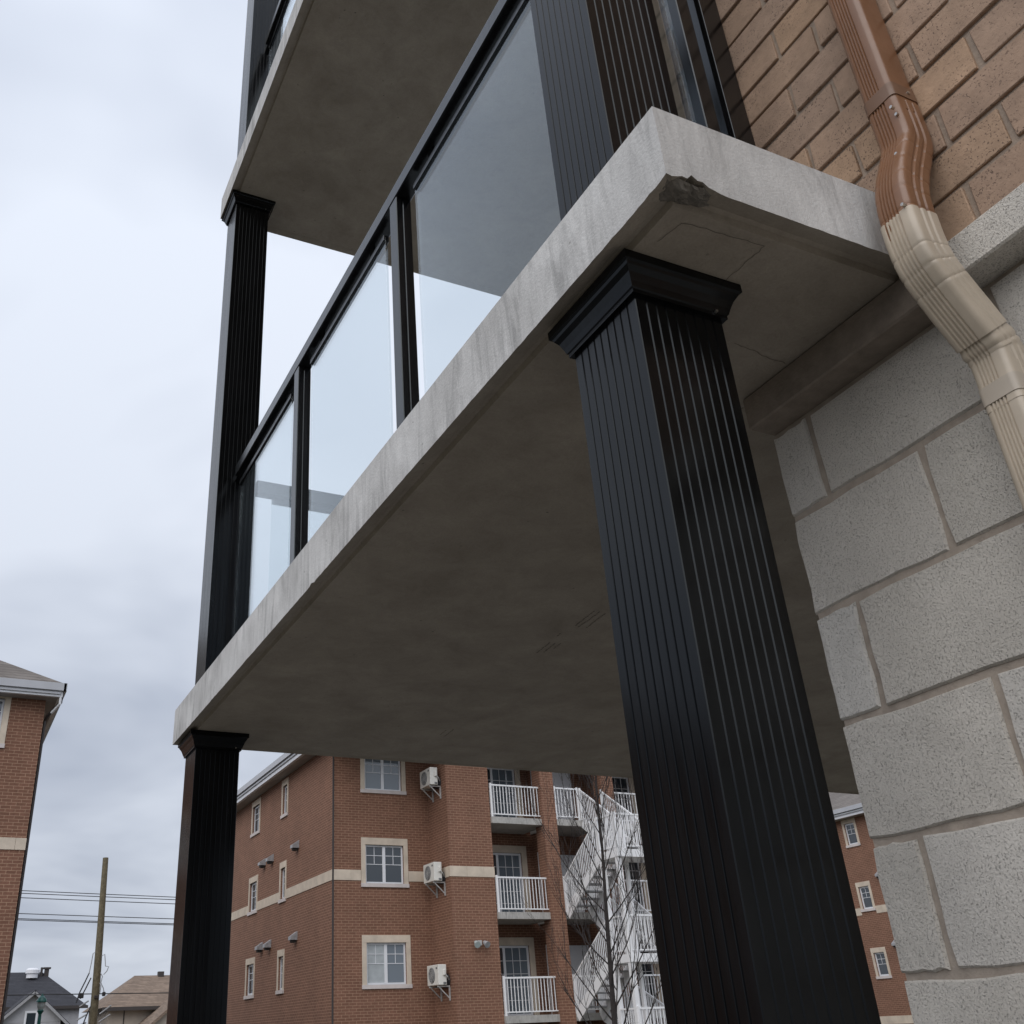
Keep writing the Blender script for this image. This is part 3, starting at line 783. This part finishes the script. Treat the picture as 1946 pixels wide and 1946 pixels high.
band('x', XC, YB-.018, 47.0, 3.18, 3.49, B, [(34.66,35.46),(38.21,39.44),(43.05,44.25)])
MB().box(XC-.021,XC+.03,YB-.024,YB-.001,GZ,7.4).build('corner_joint', M_darktrim, B)
for z in (4.79, 1.88, -1.0):
    for y in (33.45, 36.4, 37.4): vent('x', XC, y, z, B)
# projecting bay
wall('y', YK, XK0, XK1, GZ, 7.45, []).build('bay_front', M_fbx, B)
wall('x', XK0, YK, YB, GZ, 7.45, []).build('bay_side', M_fby, B)
MB().quad((XK1,YK,GZ),(XK1,30.1,GZ),(XK1,30.1,7.45),(XK1,YK,7.45)).build('bay_return', M_fby, B)
band('y', YK, XK0-.018, XK1+.01, 3.16, 3.47, B); band('x', XK0, YK+.001, YB-.02, 3.16, 3.47, B)
# recessed balconies
YR = 30.1
doors = []
for z in FL: doors += [(15.45,17.30,z,z+2.06),(20.4,22.2,z,z+2.06)]
wall('y', YR, XK1, 24.0, GZ, 7.45, doors).build('recess_wall', M_fbx, B)
for k, (a_, b_, z0, z1) in enumerate(doors):
    fr = MB(); f = .07
    for (p, q, r_, s_) in ((a_,a_+f,z0,z1),(b_-f,b_,z0,z1),(a_+f,b_-f,z1-f,z1),(a_+f,b_-f,z0,z0+f),((a_+b_)/2-.045,(a_+b_)/2+.045,z0+f,z1-f)): fr.box(p,q,YR+.04,YR+.10,r_,s_)
    d_ = fr.build('sliding_door', M_white, B)
    for i, (p, q) in enumerate(((a_+f,(a_+b_)/2-.045),((a_+b_)/2+.045,b_-f))):
        MB().box(p-.001,q+.001,YR+.065,YR+.078,z0+f-.001,z1-f+.001).build('pane', (M_paneb if (k+i) % 2 else M_pane), d_)
        mu = MB()
        for t_ in (1,2): mu.box(p+(q-p)*t_/3-.008,p+(q-p)*t_/3+.008,YR+.05,YR+.06,z0+f,z1-f)
        for t_ in range(1,5): mu.box(p,q,YR+.049,YR+.059,z0+f+(z1-z0-2*f)*t_/5-.008,z0+f+(z1-z0-2*f)*t_/5+.008)
        mu.build('muntin', M_whitepaint, d_)
    MB().box(a_-.2,b_+.2,YR-.02,YR+.10,z1,z1+.24).build('lintel', M_trim, d_)
    MB().box(a_-.2,a_-.001,YR-.018,YR+.10,z0,z1).build('jamb', M_trim, d_); MB().box(b_+.001,b_+.2,YR-.018,YR+.10,z0,z1).build('jamb', M_trim, d_)
for (a_, b_) in ((17.20,17.72),(19.66,20.16),(22.3,22.8)): MB().box(a_,b_,28.30,28.82,GZ,7.45).build('brick_pier', M_fbx, B)
for x in (17.78, 20.2):
    MB().box(x,x+.12,28.82,YR-.01,GZ,7.45).build('partition_wall', M_fby, B)
for z in FL:
    d_ = MB().box(17.735,17.779,28.95,29.75,z+.01,z+2.05).build('storage_door', M_white, B)
    MB().box(17.70,17.734,29.05,29.10,z+.95,z+1.05).build('handle', M_galv, d_)
    d_ = MB().box(18.75,19.60,YR-.05,YR-.004,z+.01,z+2.05).build('entry_door', M_white, B)
    MB().box(18.85,18.90,YR-.09,YR-.0501,z+.95,z+1.05).build('handle', M_galv, d_)
for z in FL:
    for (a_, b_, yf) in ((XK1+.004,17.44,28.40),(17.73,19.655,28.30),(20.165,22.29,28.40)):
        s_ = MB().box(a_,b_,yf,YR-.003,z-.20,z).build('balcony_slab', M_bconc, B)
        rl, bl = MB(), MB()
        if a_ < 16: rail_run(rl, bl, (a_+.05,yf+.07,z), (b_-.06,yf+.07,z)); rail_run(rl, bl, (b_-.06,yf+.12,z), (b_-.06,28.9,z), post=False)
        elif a_ < 18: rail_run(rl, bl, (a_+.03,yf+.05,z), (18.66,yf+.05,z))
        else: rail_run(rl, bl, (a_+.05,yf+.07,z), (b_-.06,yf+.07,z))
        g_ = rl.build('balcony_guard', M_whitepaint, B); tag(bl.build('baluster', M_whitepaint, g_), kind='stuff')
# right hand remainder, mostly behind the near column
wall('y', YK, 22.8, 25.2, GZ, 7.45, []).build('east_wall', M_fbx, B)
# eaves and hip roof
E0x, E0y = XC-.5, YK-.5
f_ = MB(); f_.box(E0x,25.7,E0y,E0y+.12,7.46,7.86); f_.box(E0x,E0x+.12,E0y+.1201,47.5,7.46,7.86); f_.build('fascia', M_whitefascia, B)
g_ = MB()
for (o_, z0, z1) in ((.10,7.70,7.90),(.045,7.60,7.66)):
    g_.box(E0x-o_,25.8,E0y-o_,E0y-.001,z0,z1); g_.box(E0x-o_,E0x-.001,E0y,47.6,z0,z1)
g_.build('gutter', M_grayfascia, B)
MB().box(E0x+.12,25.7,E0y+.12,47.5,7.452,7.52).build('eave_soffit', M_soff, B)
rf = MB(); ex0, ex1, ey0, ey1, ez, hh = E0x-.06, 25.8, E0y-.06, 47.6, 7.88, 4.0; md = (ex1-ex0)/2
ra, rb_ = (ex0+md,ey0+md,ez+hh), (ex0+md,ey1-md,ez+hh)
rf.quad((ex0,ey0,ez),(ex1,ey0,ez),ra); rf.quad((ex0,ey1,ez),(ex0,ey0,ez),ra,rb_); rf.quad((ex1,ey0,ez),(ex1,ey1,ez),rb_,ra); rf.quad((ex1,ey1,ez),(ex0,ey1,ez),rb_)
rf.build('roof', M_roofgrey, B)
# twin flood lamp on the bay
fl = MB().box(14.54,14.70,YK-.05,YK-.001,1.18,1.32).build('flood_light', M_galv, B)
for x in (14.48,14.78): MB().tube([(x,YK-.05,1.27),(x-.02*(1 if x<14.6 else -1),YK-.22,1.18)],[.05,.10],10).build('lamp_head', M_vent if x > 14.6 else M_lampglass, fl)
fixup(B)

# ---- air conditioners on brackets ----------------------------------------------------
def ac(z, label):
    ax, ay = 13.34, 28.78; r = empty('air_conditioner', (ax, ay, z)); tag(r, label, 'air conditioner', 'air conditioners on the brick wall')
    w_, d_, h_ = 0.27, 0.80, 0.56
    MB().bbox(0,w_,0,d_,0,h_,.012).build('casing', M_ac, r)
    fc = (0.0, d_*.58, h_*.5)
    g_ = MB(); g_.cyl((-.012, fc[1], fc[2]), 'x', .215, .011, 28); gr_ = g_.build('fan_grille', M_acgrille, r)
    ri = MB()
    for rr in (.05,.10,.15,.20):
        ri.tube([(-.018, fc[1]+rr*math.cos(t_*.3927), fc[2]+rr*math.sin(t_*.3927)) for t_ in range(17)], .005, 4)
    for k in range(4):
        an = k*math.pi/4; ri.tube([(-.018, fc[1]-.21*math.cos(an), fc[2]-.21*math.sin(an)), (-.018, fc[1]+.21*math.cos(an), fc[2]+.21*math.sin(an))], .005, 4)
    tag(ri.build('grille_wire', M_galv, gr_), kind='stuff')
    MB().box(-.006,0.0,.07,.17,h_-.12,h_-.07).build('badge', M_acgrille, r)
    MB().bbox(.14,.23,-.045,-.001,h_-.30,h_-.14,.01).build('valve_cover', M_ac, r)
    MB().box(.15,.24,-.02,-.001,.03,.08).build('side_handle', M_acgrille, r)
    ho = MB(); ho.tube([(.19,-.04,h_-.27),(.27,-.05,h_-.34),(.36,.05,h_-.42),(.412,.2,h_-.42)], .018, 6); ho.build('hose', M_galv, r)
    ho = MB()
    for t_ in range(3): ho.tube([(.30+.05*t_, .25+.17*math.cos(a_*.5236), .12+.17*math.sin(a_*.5236)) for a_ in range(13)], .026, 6)
    ho.build('coiled_line', M_wire, r)
    for y in (.10, .68):
        br = MB(); br.box(.0,.405,y-.02,y+.02,-.052,-.012); br.box(.372,.412,y-.0205,y+.0205,-.42,-.053); br.bar((.05,y,-.055),(.385,y,-.36),.03,.03)
        br.build('bracket', M_galv, r)
    ft = MB()
    for y in (.10,.68):
        for x in (.03,.21): ft.box(x,x+.04,y-.03,y+.03,-.012,0.0)
    ft.build('mounting_foot', M_wire, r)
    return r
ac(6.02, 'white air conditioner on a bracket beside the top storey window')
ac(3.06, 'white air conditioner on a bracket level with the stone band')
ac(0.13, 'white air conditioner on a bracket beside the lowest window')

# ---- white outdoor staircase ------------------------------------------------------------
ST = empty('outdoor_staircase', (17.75, 25.0, GZ)); tag(ST, 'white zigzag outdoor staircase in front of the brick balconies', 'staircase')
def flight(xl, xr, ya, za, yb_, zb, n=8):
    """flight from (ya,za) top to (yb,zb) bottom"""
    sg = MB()
    for x in (xl, xr): sg.bar((x,ya,za-.10),(x,yb_,zb-.10),.05,.28)
    f = sg.build('stringer', M_whitepaint, ST)
    for i in range(1, n):
        t_ = i/n; y = ya+(yb_-ya)*t_; z = za+(zb-za)*t_
        MB().box(xl+.026,xr-.026,y-.14,y+.14,z-.045,z).build('tread', M_tread, f)
    rl, bl = MB(), MB()
    for x in (xl, xr): rail_run(rl, bl, (x,ya,za), (x,yb_,zb), h=1.0)
    g_ = rl.build('stair_guard', M_whitepaint, ST); tag(bl.build('baluster', M_whitepaint, g_), kind='stuff')
YT, YM, YF = 28.28, 26.15, 25.1
XA, XB_, XC_ = 17.78, 18.68, 19.60
for k, zf in enumerate(FL):
    zn = FL[k+1] if k+1 < len(FL) else GZ
    zm = (zf+zn)/2
    flight(XB_+.05, XC_, YT, zf, YM, zm)
    if k+1 < len(FL): flight(XA, XB_-.05, YM, zm, YT, zn)
    s_ = MB().box(XA-.06,XC_+.06,YF,YM-.003,zm-.22,zm).build('landing', M_whitepaint, ST)
    rl, bl = MB(), MB()
    rail_run(rl, bl, (XA,YF+.04,zm), (XC_,YF+.04,zm)); rail_run(rl, bl, (XA,YF+.08,zm), (XA,YM-.05,zm)); rail_run(rl, bl, (XC_,YF+.08,zm), (XC_,YM-.05,zm))
    g_ = rl.build('landing_guard', M_whitepaint, ST); tag(bl.build('baluster', M_whitepaint, g_), kind='stuff')
zt_ = (FL[0]+FL[1])/2
for x in (XA+.02, XC_-.02):
    for y in (YF+.12, YM-.10):
        if zt_ > GZ: MB().box(x-.07,x+.07,y-.07,y+.07,GZ,zt_-.221).build('support_post', M_whitepaint, ST)
MB().box(XB_-.05,XB_+.05,YM-.14,YM-.04,GZ,zt_+1.1).build('support_post', M_whitepaint, ST)
fixup(ST)

# ---- left building ----------------------------------------------------------------------
YA, XAR = 26.41, 1.06
A = empty('apartment_building', (XAR, YA, GZ)); tag(A, 'red brick apartment building with grey hip roof at the left edge', 'building')
aw = [(x-1.16, x, z-.12, z+1.05) for z in (5.90, 3.0, 0.10) for x in (0.06, -4.2, -8.6, -13.0, -17.4, -21.8)]
wall('y', YA, -27.0, XAR, GZ, 7.0, aw).build('front_wall', M_fbx, A)  # unseen left stretch added to block low sky reflected in the columns
for h in aw: window('y', YA, *h, A, (M_paneb,M_paneb))
MB().quad((XAR,YA,GZ),(XAR,40,GZ),(XAR,40,7.0),(XAR,YA,7.0)).build('side_wall', M_fby, A)
band('y', YA, -27.0, XAR+.012, 3.22, 3.50, A, [(x-1.32, x+.16) for x in (-21.8,-17.4,-13.0,-8.6,-4.2,0.06)])
f_ = MB(); f_.box(-27.5,XAR+.36,YA-.46,YA-.36,6.99,7.20); f_.box(XAR+.26,XAR+.36,YA-.3599,40.4,6.99,7.20); f_.build('fascia', M_whitefascia, A)
g_ = MB(); g_.box(-27.5,XAR+.42,YA-.54,YA-.461,7.14,7.34); g_.box(-27.5,XAR+.30,YA-.50,YA-.461,7.05,7.10); g_.box(XAR+.361,XAR+.44,YA-.54,40.4,7.14,7.34); g_.build('gutter', M_grayfascia, A)
MB().box(-27.4,XAR+.26,YA-.36,40.3,7.001,7.05).build('eave_soffit', M_soff, A)
rf = MB(); ex0,ex1,ey0,ey1,ez = -27.5,XAR+.40,YA-.50,40.4,7.33; md = (ey1-ey0)/2 ; md = min(md, (ex1-ex0)/2); hh = md*.62
rf.quad((ex0,ey0,ez),(ex1,ey0,ez),(ex1-md,ey0+md,ez+hh),(ex0+md,ey0+md,ez+hh)); rf.quad((ex1,ey0,ez),(ex1,ey1,ez),(ex1-md,ey1-md,ez+hh),(ex1-md,ey0+md,ez+hh)); rf.quad((ex0,ey1,ez),(ex0,ey0,ez),(ex0+md,ey0+md,ez+hh),(ex0+md,ey1-md,ez+hh)); rf.quad((ex1,ey1,ez),(ex0,ey1,ez),(ex0+md,ey1-md,ez+hh),(ex1-md,ey1-md,ez+hh))
rf.build('roof', M_roofgrey, A)
d_ = MB(); d_.tube([(XAR+.34,YA-.42,7.15),(XAR+.34,YA-.40,6.86),(XAR+.10,YA+.10,6.62),(XAR+.05,YA+.22,6.5),(XAR+.05,YA+.22,GZ+.1)], .042, 8); d_.build('drain_pipe', M_darktrim, A)
d_ = MB(); d_.tube([(XAR+.32,YA-.43,7.15),(XAR+.32,YA-.43,6.80),(XAR+.16,YA-.20,6.62)], .034, 8); d_.build('eave_spout', M_whitefascia, A)
fixup(A)

# ---- right building behind the near column ---------------------------------------------
XR = 40.75
Cb = empty('apartment_building', (XR, 37.0, GZ)); tag(Cb, 'red brick apartment wing seen between the near column and the block wall', 'building')
cw = []
for z in (6.42, 3.42, 0.46): cw += [(36.98,37.62,z,z+1.02),(41.4,42.0,z,z+1.02)]
wall('x', XR, 28.0, 52.0, GZ, 7.66, cw).build('side_wall', M_fby, Cb)
for h in cw: window('x', XR, *h, Cb, (M_pane,), True)
band('x', XR, 28.0, 52.0, 3.17, 3.50, Cb, [(36.84,37.76),(41.26,42.14)]); band('x', XR, 28.0, 52.0, -1.55, -1.22, Cb)
for z in (4.86, 1.80): vent('x', XR, 36.1, z, Cb)
wall('y', 28.0, XR, 55.0, GZ, 7.66, []).build('front_wall', M_fbx, Cb)
f_ = MB(); f_.box(XR-.5,XR-.38,27.5,52.5,7.66,7.92); f_.build('fascia', M_whitefascia, Cb)
g_ = MB(); g_.box(XR-.62,XR-.501,27.4,52.5,7.90,8.10); g_.box(XR-.56,XR-.501,27.4,52.5,7.80,7.86); g_.build('gutter', M_grayfascia, Cb)
MB().box(XR-.38,XR+.2,27.5,52.5,7.661,7.70).build('eave_soffit', M_soff, Cb)
rf = MB(); rf.quad((XR-.55,27.4,8.08),(XR-.55,52.6,8.08),(XR+7,46,11.6),(XR+7,34,11.6)); rf.quad((XR+14.5,27.4,8.08),(XR-.55,27.4,8.08),(XR+7,34,11.6)); rf.quad((XR-.55,52.6,8.08),(XR+14.5,52.6,8.08),(XR+7,46,11.6)); rf.quad((XR+14.5,52.6,8.08),(XR+14.5,27.4,8.08),(XR+7,34,11.6),(XR+7,46,11.6))
rf.build('roof', M_roofgrey, Cb)
fixup(Cb)
# ---- houses far left --------------------------------------------------------------------
H = empty('house', (8.9, 103, GZ)); tag(H, 'house with charcoal hip roof, pale gable and white roof vent beside the pole', 'house')
MB().box(1.0,13.9,110.5,122,GZ,2.5).build('wall', M_siding, H)
rf = MB(); rf.quad((0.4,110,2.45),(14.5,110,2.45),(10.6,116,5.75),(4.3,116,5.75)); rf.quad((14.5,110,2.45),(14.5,122.5,2.45),(10.6,116,5.75)); rf.quad((.4,122.5,2.45),(.4,110,2.45),(4.3,116,5.75)); rf.quad((14.5,122.5,2.45),(.4,122.5,2.45),(4.3,116,5.75),(10.6,116,5.75)); ro = rf.build('roof', M_roofdark, H)
MB().box(.3,14.6,109.9,110.1,2.2,2.46).build('fascia', M_darktrim, ro)
v_ = MB(); v_.cyl((9.55,114.9,5.15),'z',.55,.42,16); v_.cyl((9.55,114.9,5.57),'z',.66,.32,16); v_.cyl((9.55,114.9,5.89),'z',.66,.16,16,.45); v_.build('roof_vent', M_alu, ro)
v_ = MB(); v_.box(10.35,10.55,115.2,115.6,5.3,6.15); v_.box(10.75,11.15,115.2,115.8,5.2,6.0); v_.box(10.6,11.3,115.1,115.9,6.0,6.15); v_.build('chimney', M_darktrim, ro)
# front gable
gx, gz, gy = 8.9, 3.55, 103.0
MB().prism([(6.4,gy,GZ),(11.4,gy,GZ),(11.4,gy,1.25),(gx,gy,3.35),(6.4,gy,1.25)], (0,7.5,0)).build('gable_wall', M_siding, H)
rf = MB()
for s_ in (-1,1):
    rf.prism([(gx,gy-.5,gz),(gx+s_*3.6,gy-.5,gz-3.05),(gx+s_*3.6,gy-.5,gz-3.33),(gx,gy-.5,gz-.28)], (0,8,0))
rf.build('gable_roof', M_roofdark, H)
rb = MB()
for s_ in (-1,1): rb.bar((gx,gy-.54,gz-.22),(gx+s_*3.55,gy-.54,gz-3.22),.06,.22)
rb.build('bargeboard', M_vent, H)
w_ = MB(); w_.box(8.3,9.4,gy-.06,gy-.001,.4,1.9); wi = w_.build('window', M_white, H); MB().box(8.48,9.22,gy-.075,gy-.061,.5,1.72).build('pane', M_pane, wi)
sid = MB()
for i in range(22): sid.box(6.5,11.3,gy-.03,gy-.001,-2.6+i*.17,-2.6+i*.17+.02)
tag(sid.build('siding_lap', M_vent, H), kind='stuff')
fixup(H)
H = empty('house', (20, 112, GZ)); tag(H, 'house with tan shingle roof and beige wall left of the far column', 'house')
MB().box(16.7,34,111,124,GZ,2.5).build('wall', M_beigewall, H)
rf = MB(); rf.quad((16.0,110,2.2),(35,110,2.2),(31,117,5.35),(20.0,117,5.35)); rf.quad((16,124.6,2.2),(16,110,2.2),(20.0,117,5.35)); rf.quad((35,110,2.2),(35,124.6,2.2),(31,117,5.35)); rf.quad((35,124.6,2.2),(16,124.6,2.2),(20,117,5.35),(31,117,5.35)); ro = rf.build('roof', M_rooftan, H)
MB().box(15.95,35,109.9,110.1,1.9,2.22).build('fascia', M_darktrim, ro)
MB().box(22.4,23.0,116.6,117.2,5.2,5.7).build('roof_vent', M_darktrim, ro)
MB().prism([(18.9,104.5,GZ),(27,104.5,GZ),(27,104.5,.1),(23,104.5,3.0),(18.9,104.5,.1)], (0,7,0)).build('porch_wall', M_beigewall, H)
rf = MB()
for s_ in (-1,1): rf.prism([(23,104,3.4),(23+s_*5,104,-.7),(23+s_*5,104,-1.0),(23,104,3.1)], (0,9,0))
rf.build('porch_roof', M_rooftan, H)
MB().box(18.2,18.3,110.95,110.999,GZ,2.0).build('wall_joint', M_darktrim, H)
fixup(H)

# ---- utility pole with its gear, wires, street lamp ---------------------------------------
PL = empty('utility_pole', (6.25, 48, GZ)); tag(PL, 'bare wooden utility pole with looped cables', 'utility pole')
pl = MB(); pl.tube([(6.29,48,GZ),(6.22,48,1.2),(6.05,48,6.43)],[.175,.165,.122],14); pl.build('shaft', M_wood, PL)
lp = MB()
for pts in ([(6.02,47.9,2.5),(5.93,47.85,2.45),(5.90,47.85,2.1),(5.86,47.85,1.75),(5.84,47.85,1.62)], [(6.3,47.9,2.35),(6.42,47.85,2.42),(6.48,47.85,2.1),(6.50,47.85,1.95),(6.64,47.85,1.93),(6.58,47.85,1.75),(6.46,47.85,1.62)], [(6.32,47.9,1.7),(6.42,47.85,1.55),(6.38,47.85,1.3),(6.5,47.85,1.1),(6.55,47.85,.95)], [(6.34,47.9,1.3),(6.4,47.85,1.15),(6.38,47.85,.9)]):
    lp.tube(pts, .02, 5)
lp.build('cable_loop', M_wirelt, PL)
lp = MB()
for pts in ([(5.86,47.86,1.7),(5.72,47.85,1.35),(5.55,47.85,.95),(5.45,47.85,.55)], [(5.95,47.86,1.5),(5.78,47.85,1.1),(5.6,47.85,.7)], [(6.05,47.8,.4),(5.9,47.8,0),(5.75,47.8,-.5)]):
    lp.tube(pts, .028, 5)
lp.build('cable_drop', M_wire, PL)
MB().bbox(5.50,5.72,47.75,47.95,.72,.92,.02).build('splice_case', M_wire, PL); MB().bbox(6.48,6.62,47.78,47.92,.78,.95,.03).build('splice_case', M_wire, PL)
MB().bbox(6.16,6.36,47.78,47.86,.70,.82,.01).build('clamp', M_darktrim, PL)
ins = MB()
for (x0, z0, x1, z1) in ((5.55,-.1,5.95,.12),(5.5,-.35,5.95,-.2),(5.6,.4,5.95,.62),(6.45,.1,6.9,.42),(6.45,-.2,6.9,.08),(6.5,-.25,6.95,-.5)): ins.tube([(x0,47.85,z0),(x1,47.85,z1)],.035,5)
ins.build('drop_wire_grip', M_wirelt, PL)
fixup(PL)
WL = ['topmost', 'second highest', 'third highest', 'fourth highest', 'fifth highest', 'sixth highest', 'lowest']
for k, (z, r_) in enumerate(((4.93,.017),(4.82,.017),(4.64,.017),(4.0,.017),(3.795,.017),(3.745,.017),(0.90,.022))):
    pts = [(-30+i*4.0, 48.35, z - 0.030*((-30+i*4.0)-6.0)*0.9 + 0.00025*((-30+i*4.0)-6)**2) for i in range(24)]
    if k == 6: pts = [(-30+i*4.0, 48.35, z - 0.008*((-30+i*4.0)-6.0)) for i in range(24)]
    tag(MB().tube(pts, r_, 5).build('overhead_wire', M_wire), f'thin overhead wire crossing the wooden pole, {WL[k]} of seven', 'wire', 'overhead wires')
SLp = empty('street_lamp', (3.27, 40, GZ)); tag(SLp, 'small teal cast iron street lamp in front of the pale gable', 'street lamp')
MB().tube([(3.27,40,GZ),(3.27,40,-.6),(3.27,40,.02)],[.085,.065,.05],12).build('post', M_teal, SLp)
MB().tube([(3.27,40,-.05),(3.27,40,.06),(3.27,40,.10)],[.05,.12,.09],12).build('collar', M_teal, SLp)
MB().tube([(3.27,40,.10),(3.27,40,.20),(3.27,40,.33)],[.09,.135,.145],14).build('globe', M_lampglass, SLp)
MB().tube([(3.27,40,.33),(3.27,40,.37),(3.27,40,.47),(3.27,40,.53),(3.27,40,.60)],[.185,.18,.12,.05,.02],14).build('cap', M_teal, SLp)
fixup(SLp)

# ---- bare tree ------------------------------------------------------------------------------
TR = empty('bare_tree', (7.95, 12, GZ)); tag(TR, 'slender leafless tree with upright twigs in front of the staircase', 'tree')
rt = random.Random(21); trunk = MB(); crown = MB()
tp = [(7.93,12,GZ),(7.93,12,-1.6),(7.95,12,-.9),(7.99,12,-.2),(8.03,12,.5),(8.08,12,1.2),(8.10,12,1.9),(8.14,12,2.6),(8.15,12,3.2)]
tr_ = [.048,.041,.036,.031,.026,.020,.014,.009,.004]
trunk.tube(tp, tr_, 8); trunk.build('trunk', M_bark, TR, True)
def branch(p, d, l, r_, lev):
    n = 6; pts = [Vector(p)]; dirv = Vector(d).normalized()
    for i in range(n):
        dirv = (dirv + Vector((rt.uniform(-.10,.10), rt.uniform(-.10,.10), 0.085 if lev == 0 else .03))).normalized()
        pts.append(pts[-1] + dirv*l/n)
    crown.tube(pts, [max(.0016, r_*(1-.86*i/n)) for i in range(n+1)], 5, False)
    if lev < 3:
        k = (5,3,2)[lev]
        for j in range(k):
            f = rt.uniform(.22,.95); i = min(n-1, int(f*n)); b_ = pts[i].lerp(pts[i+1], f*n-i)
            side = Vector((rt.uniform(-1,1), rt.uniform(-1,1), rt.uniform(.1,.9)))
            dd = (pts[i+1]-pts[i]).normalized()*1.0 + side*0.62
            branch(b_, dd, l*rt.uniform(.38,.60), r_*(1-.8*f)*.62+.0012, lev+1)
for i in range(30):
    z = -1.7 + 4.0*(i/29)**0.95; k = max(j for j in range(len(tp)) if tp[j][2] <= z); f = (z-tp[k][2])/(tp[k+1][2]-tp[k][2])
    p = Vector(tp[k]).lerp(Vector(tp[k+1]), f); an = i*2.4+rt.uniform(-.4,.4)
    spread = .95 if z < .6 else .6
    branch(p, (math.cos(an)*spread, math.sin(an)*spread, 1.0), rt.uniform(1.3,2.1)*(1 if z < .8 else .62), .0135*(1-.5*(z+1.5)/4.0), 0)
tag(crown.build('crown', M_bark, TR), 'bare twigs without leaves')
fixup(TR)
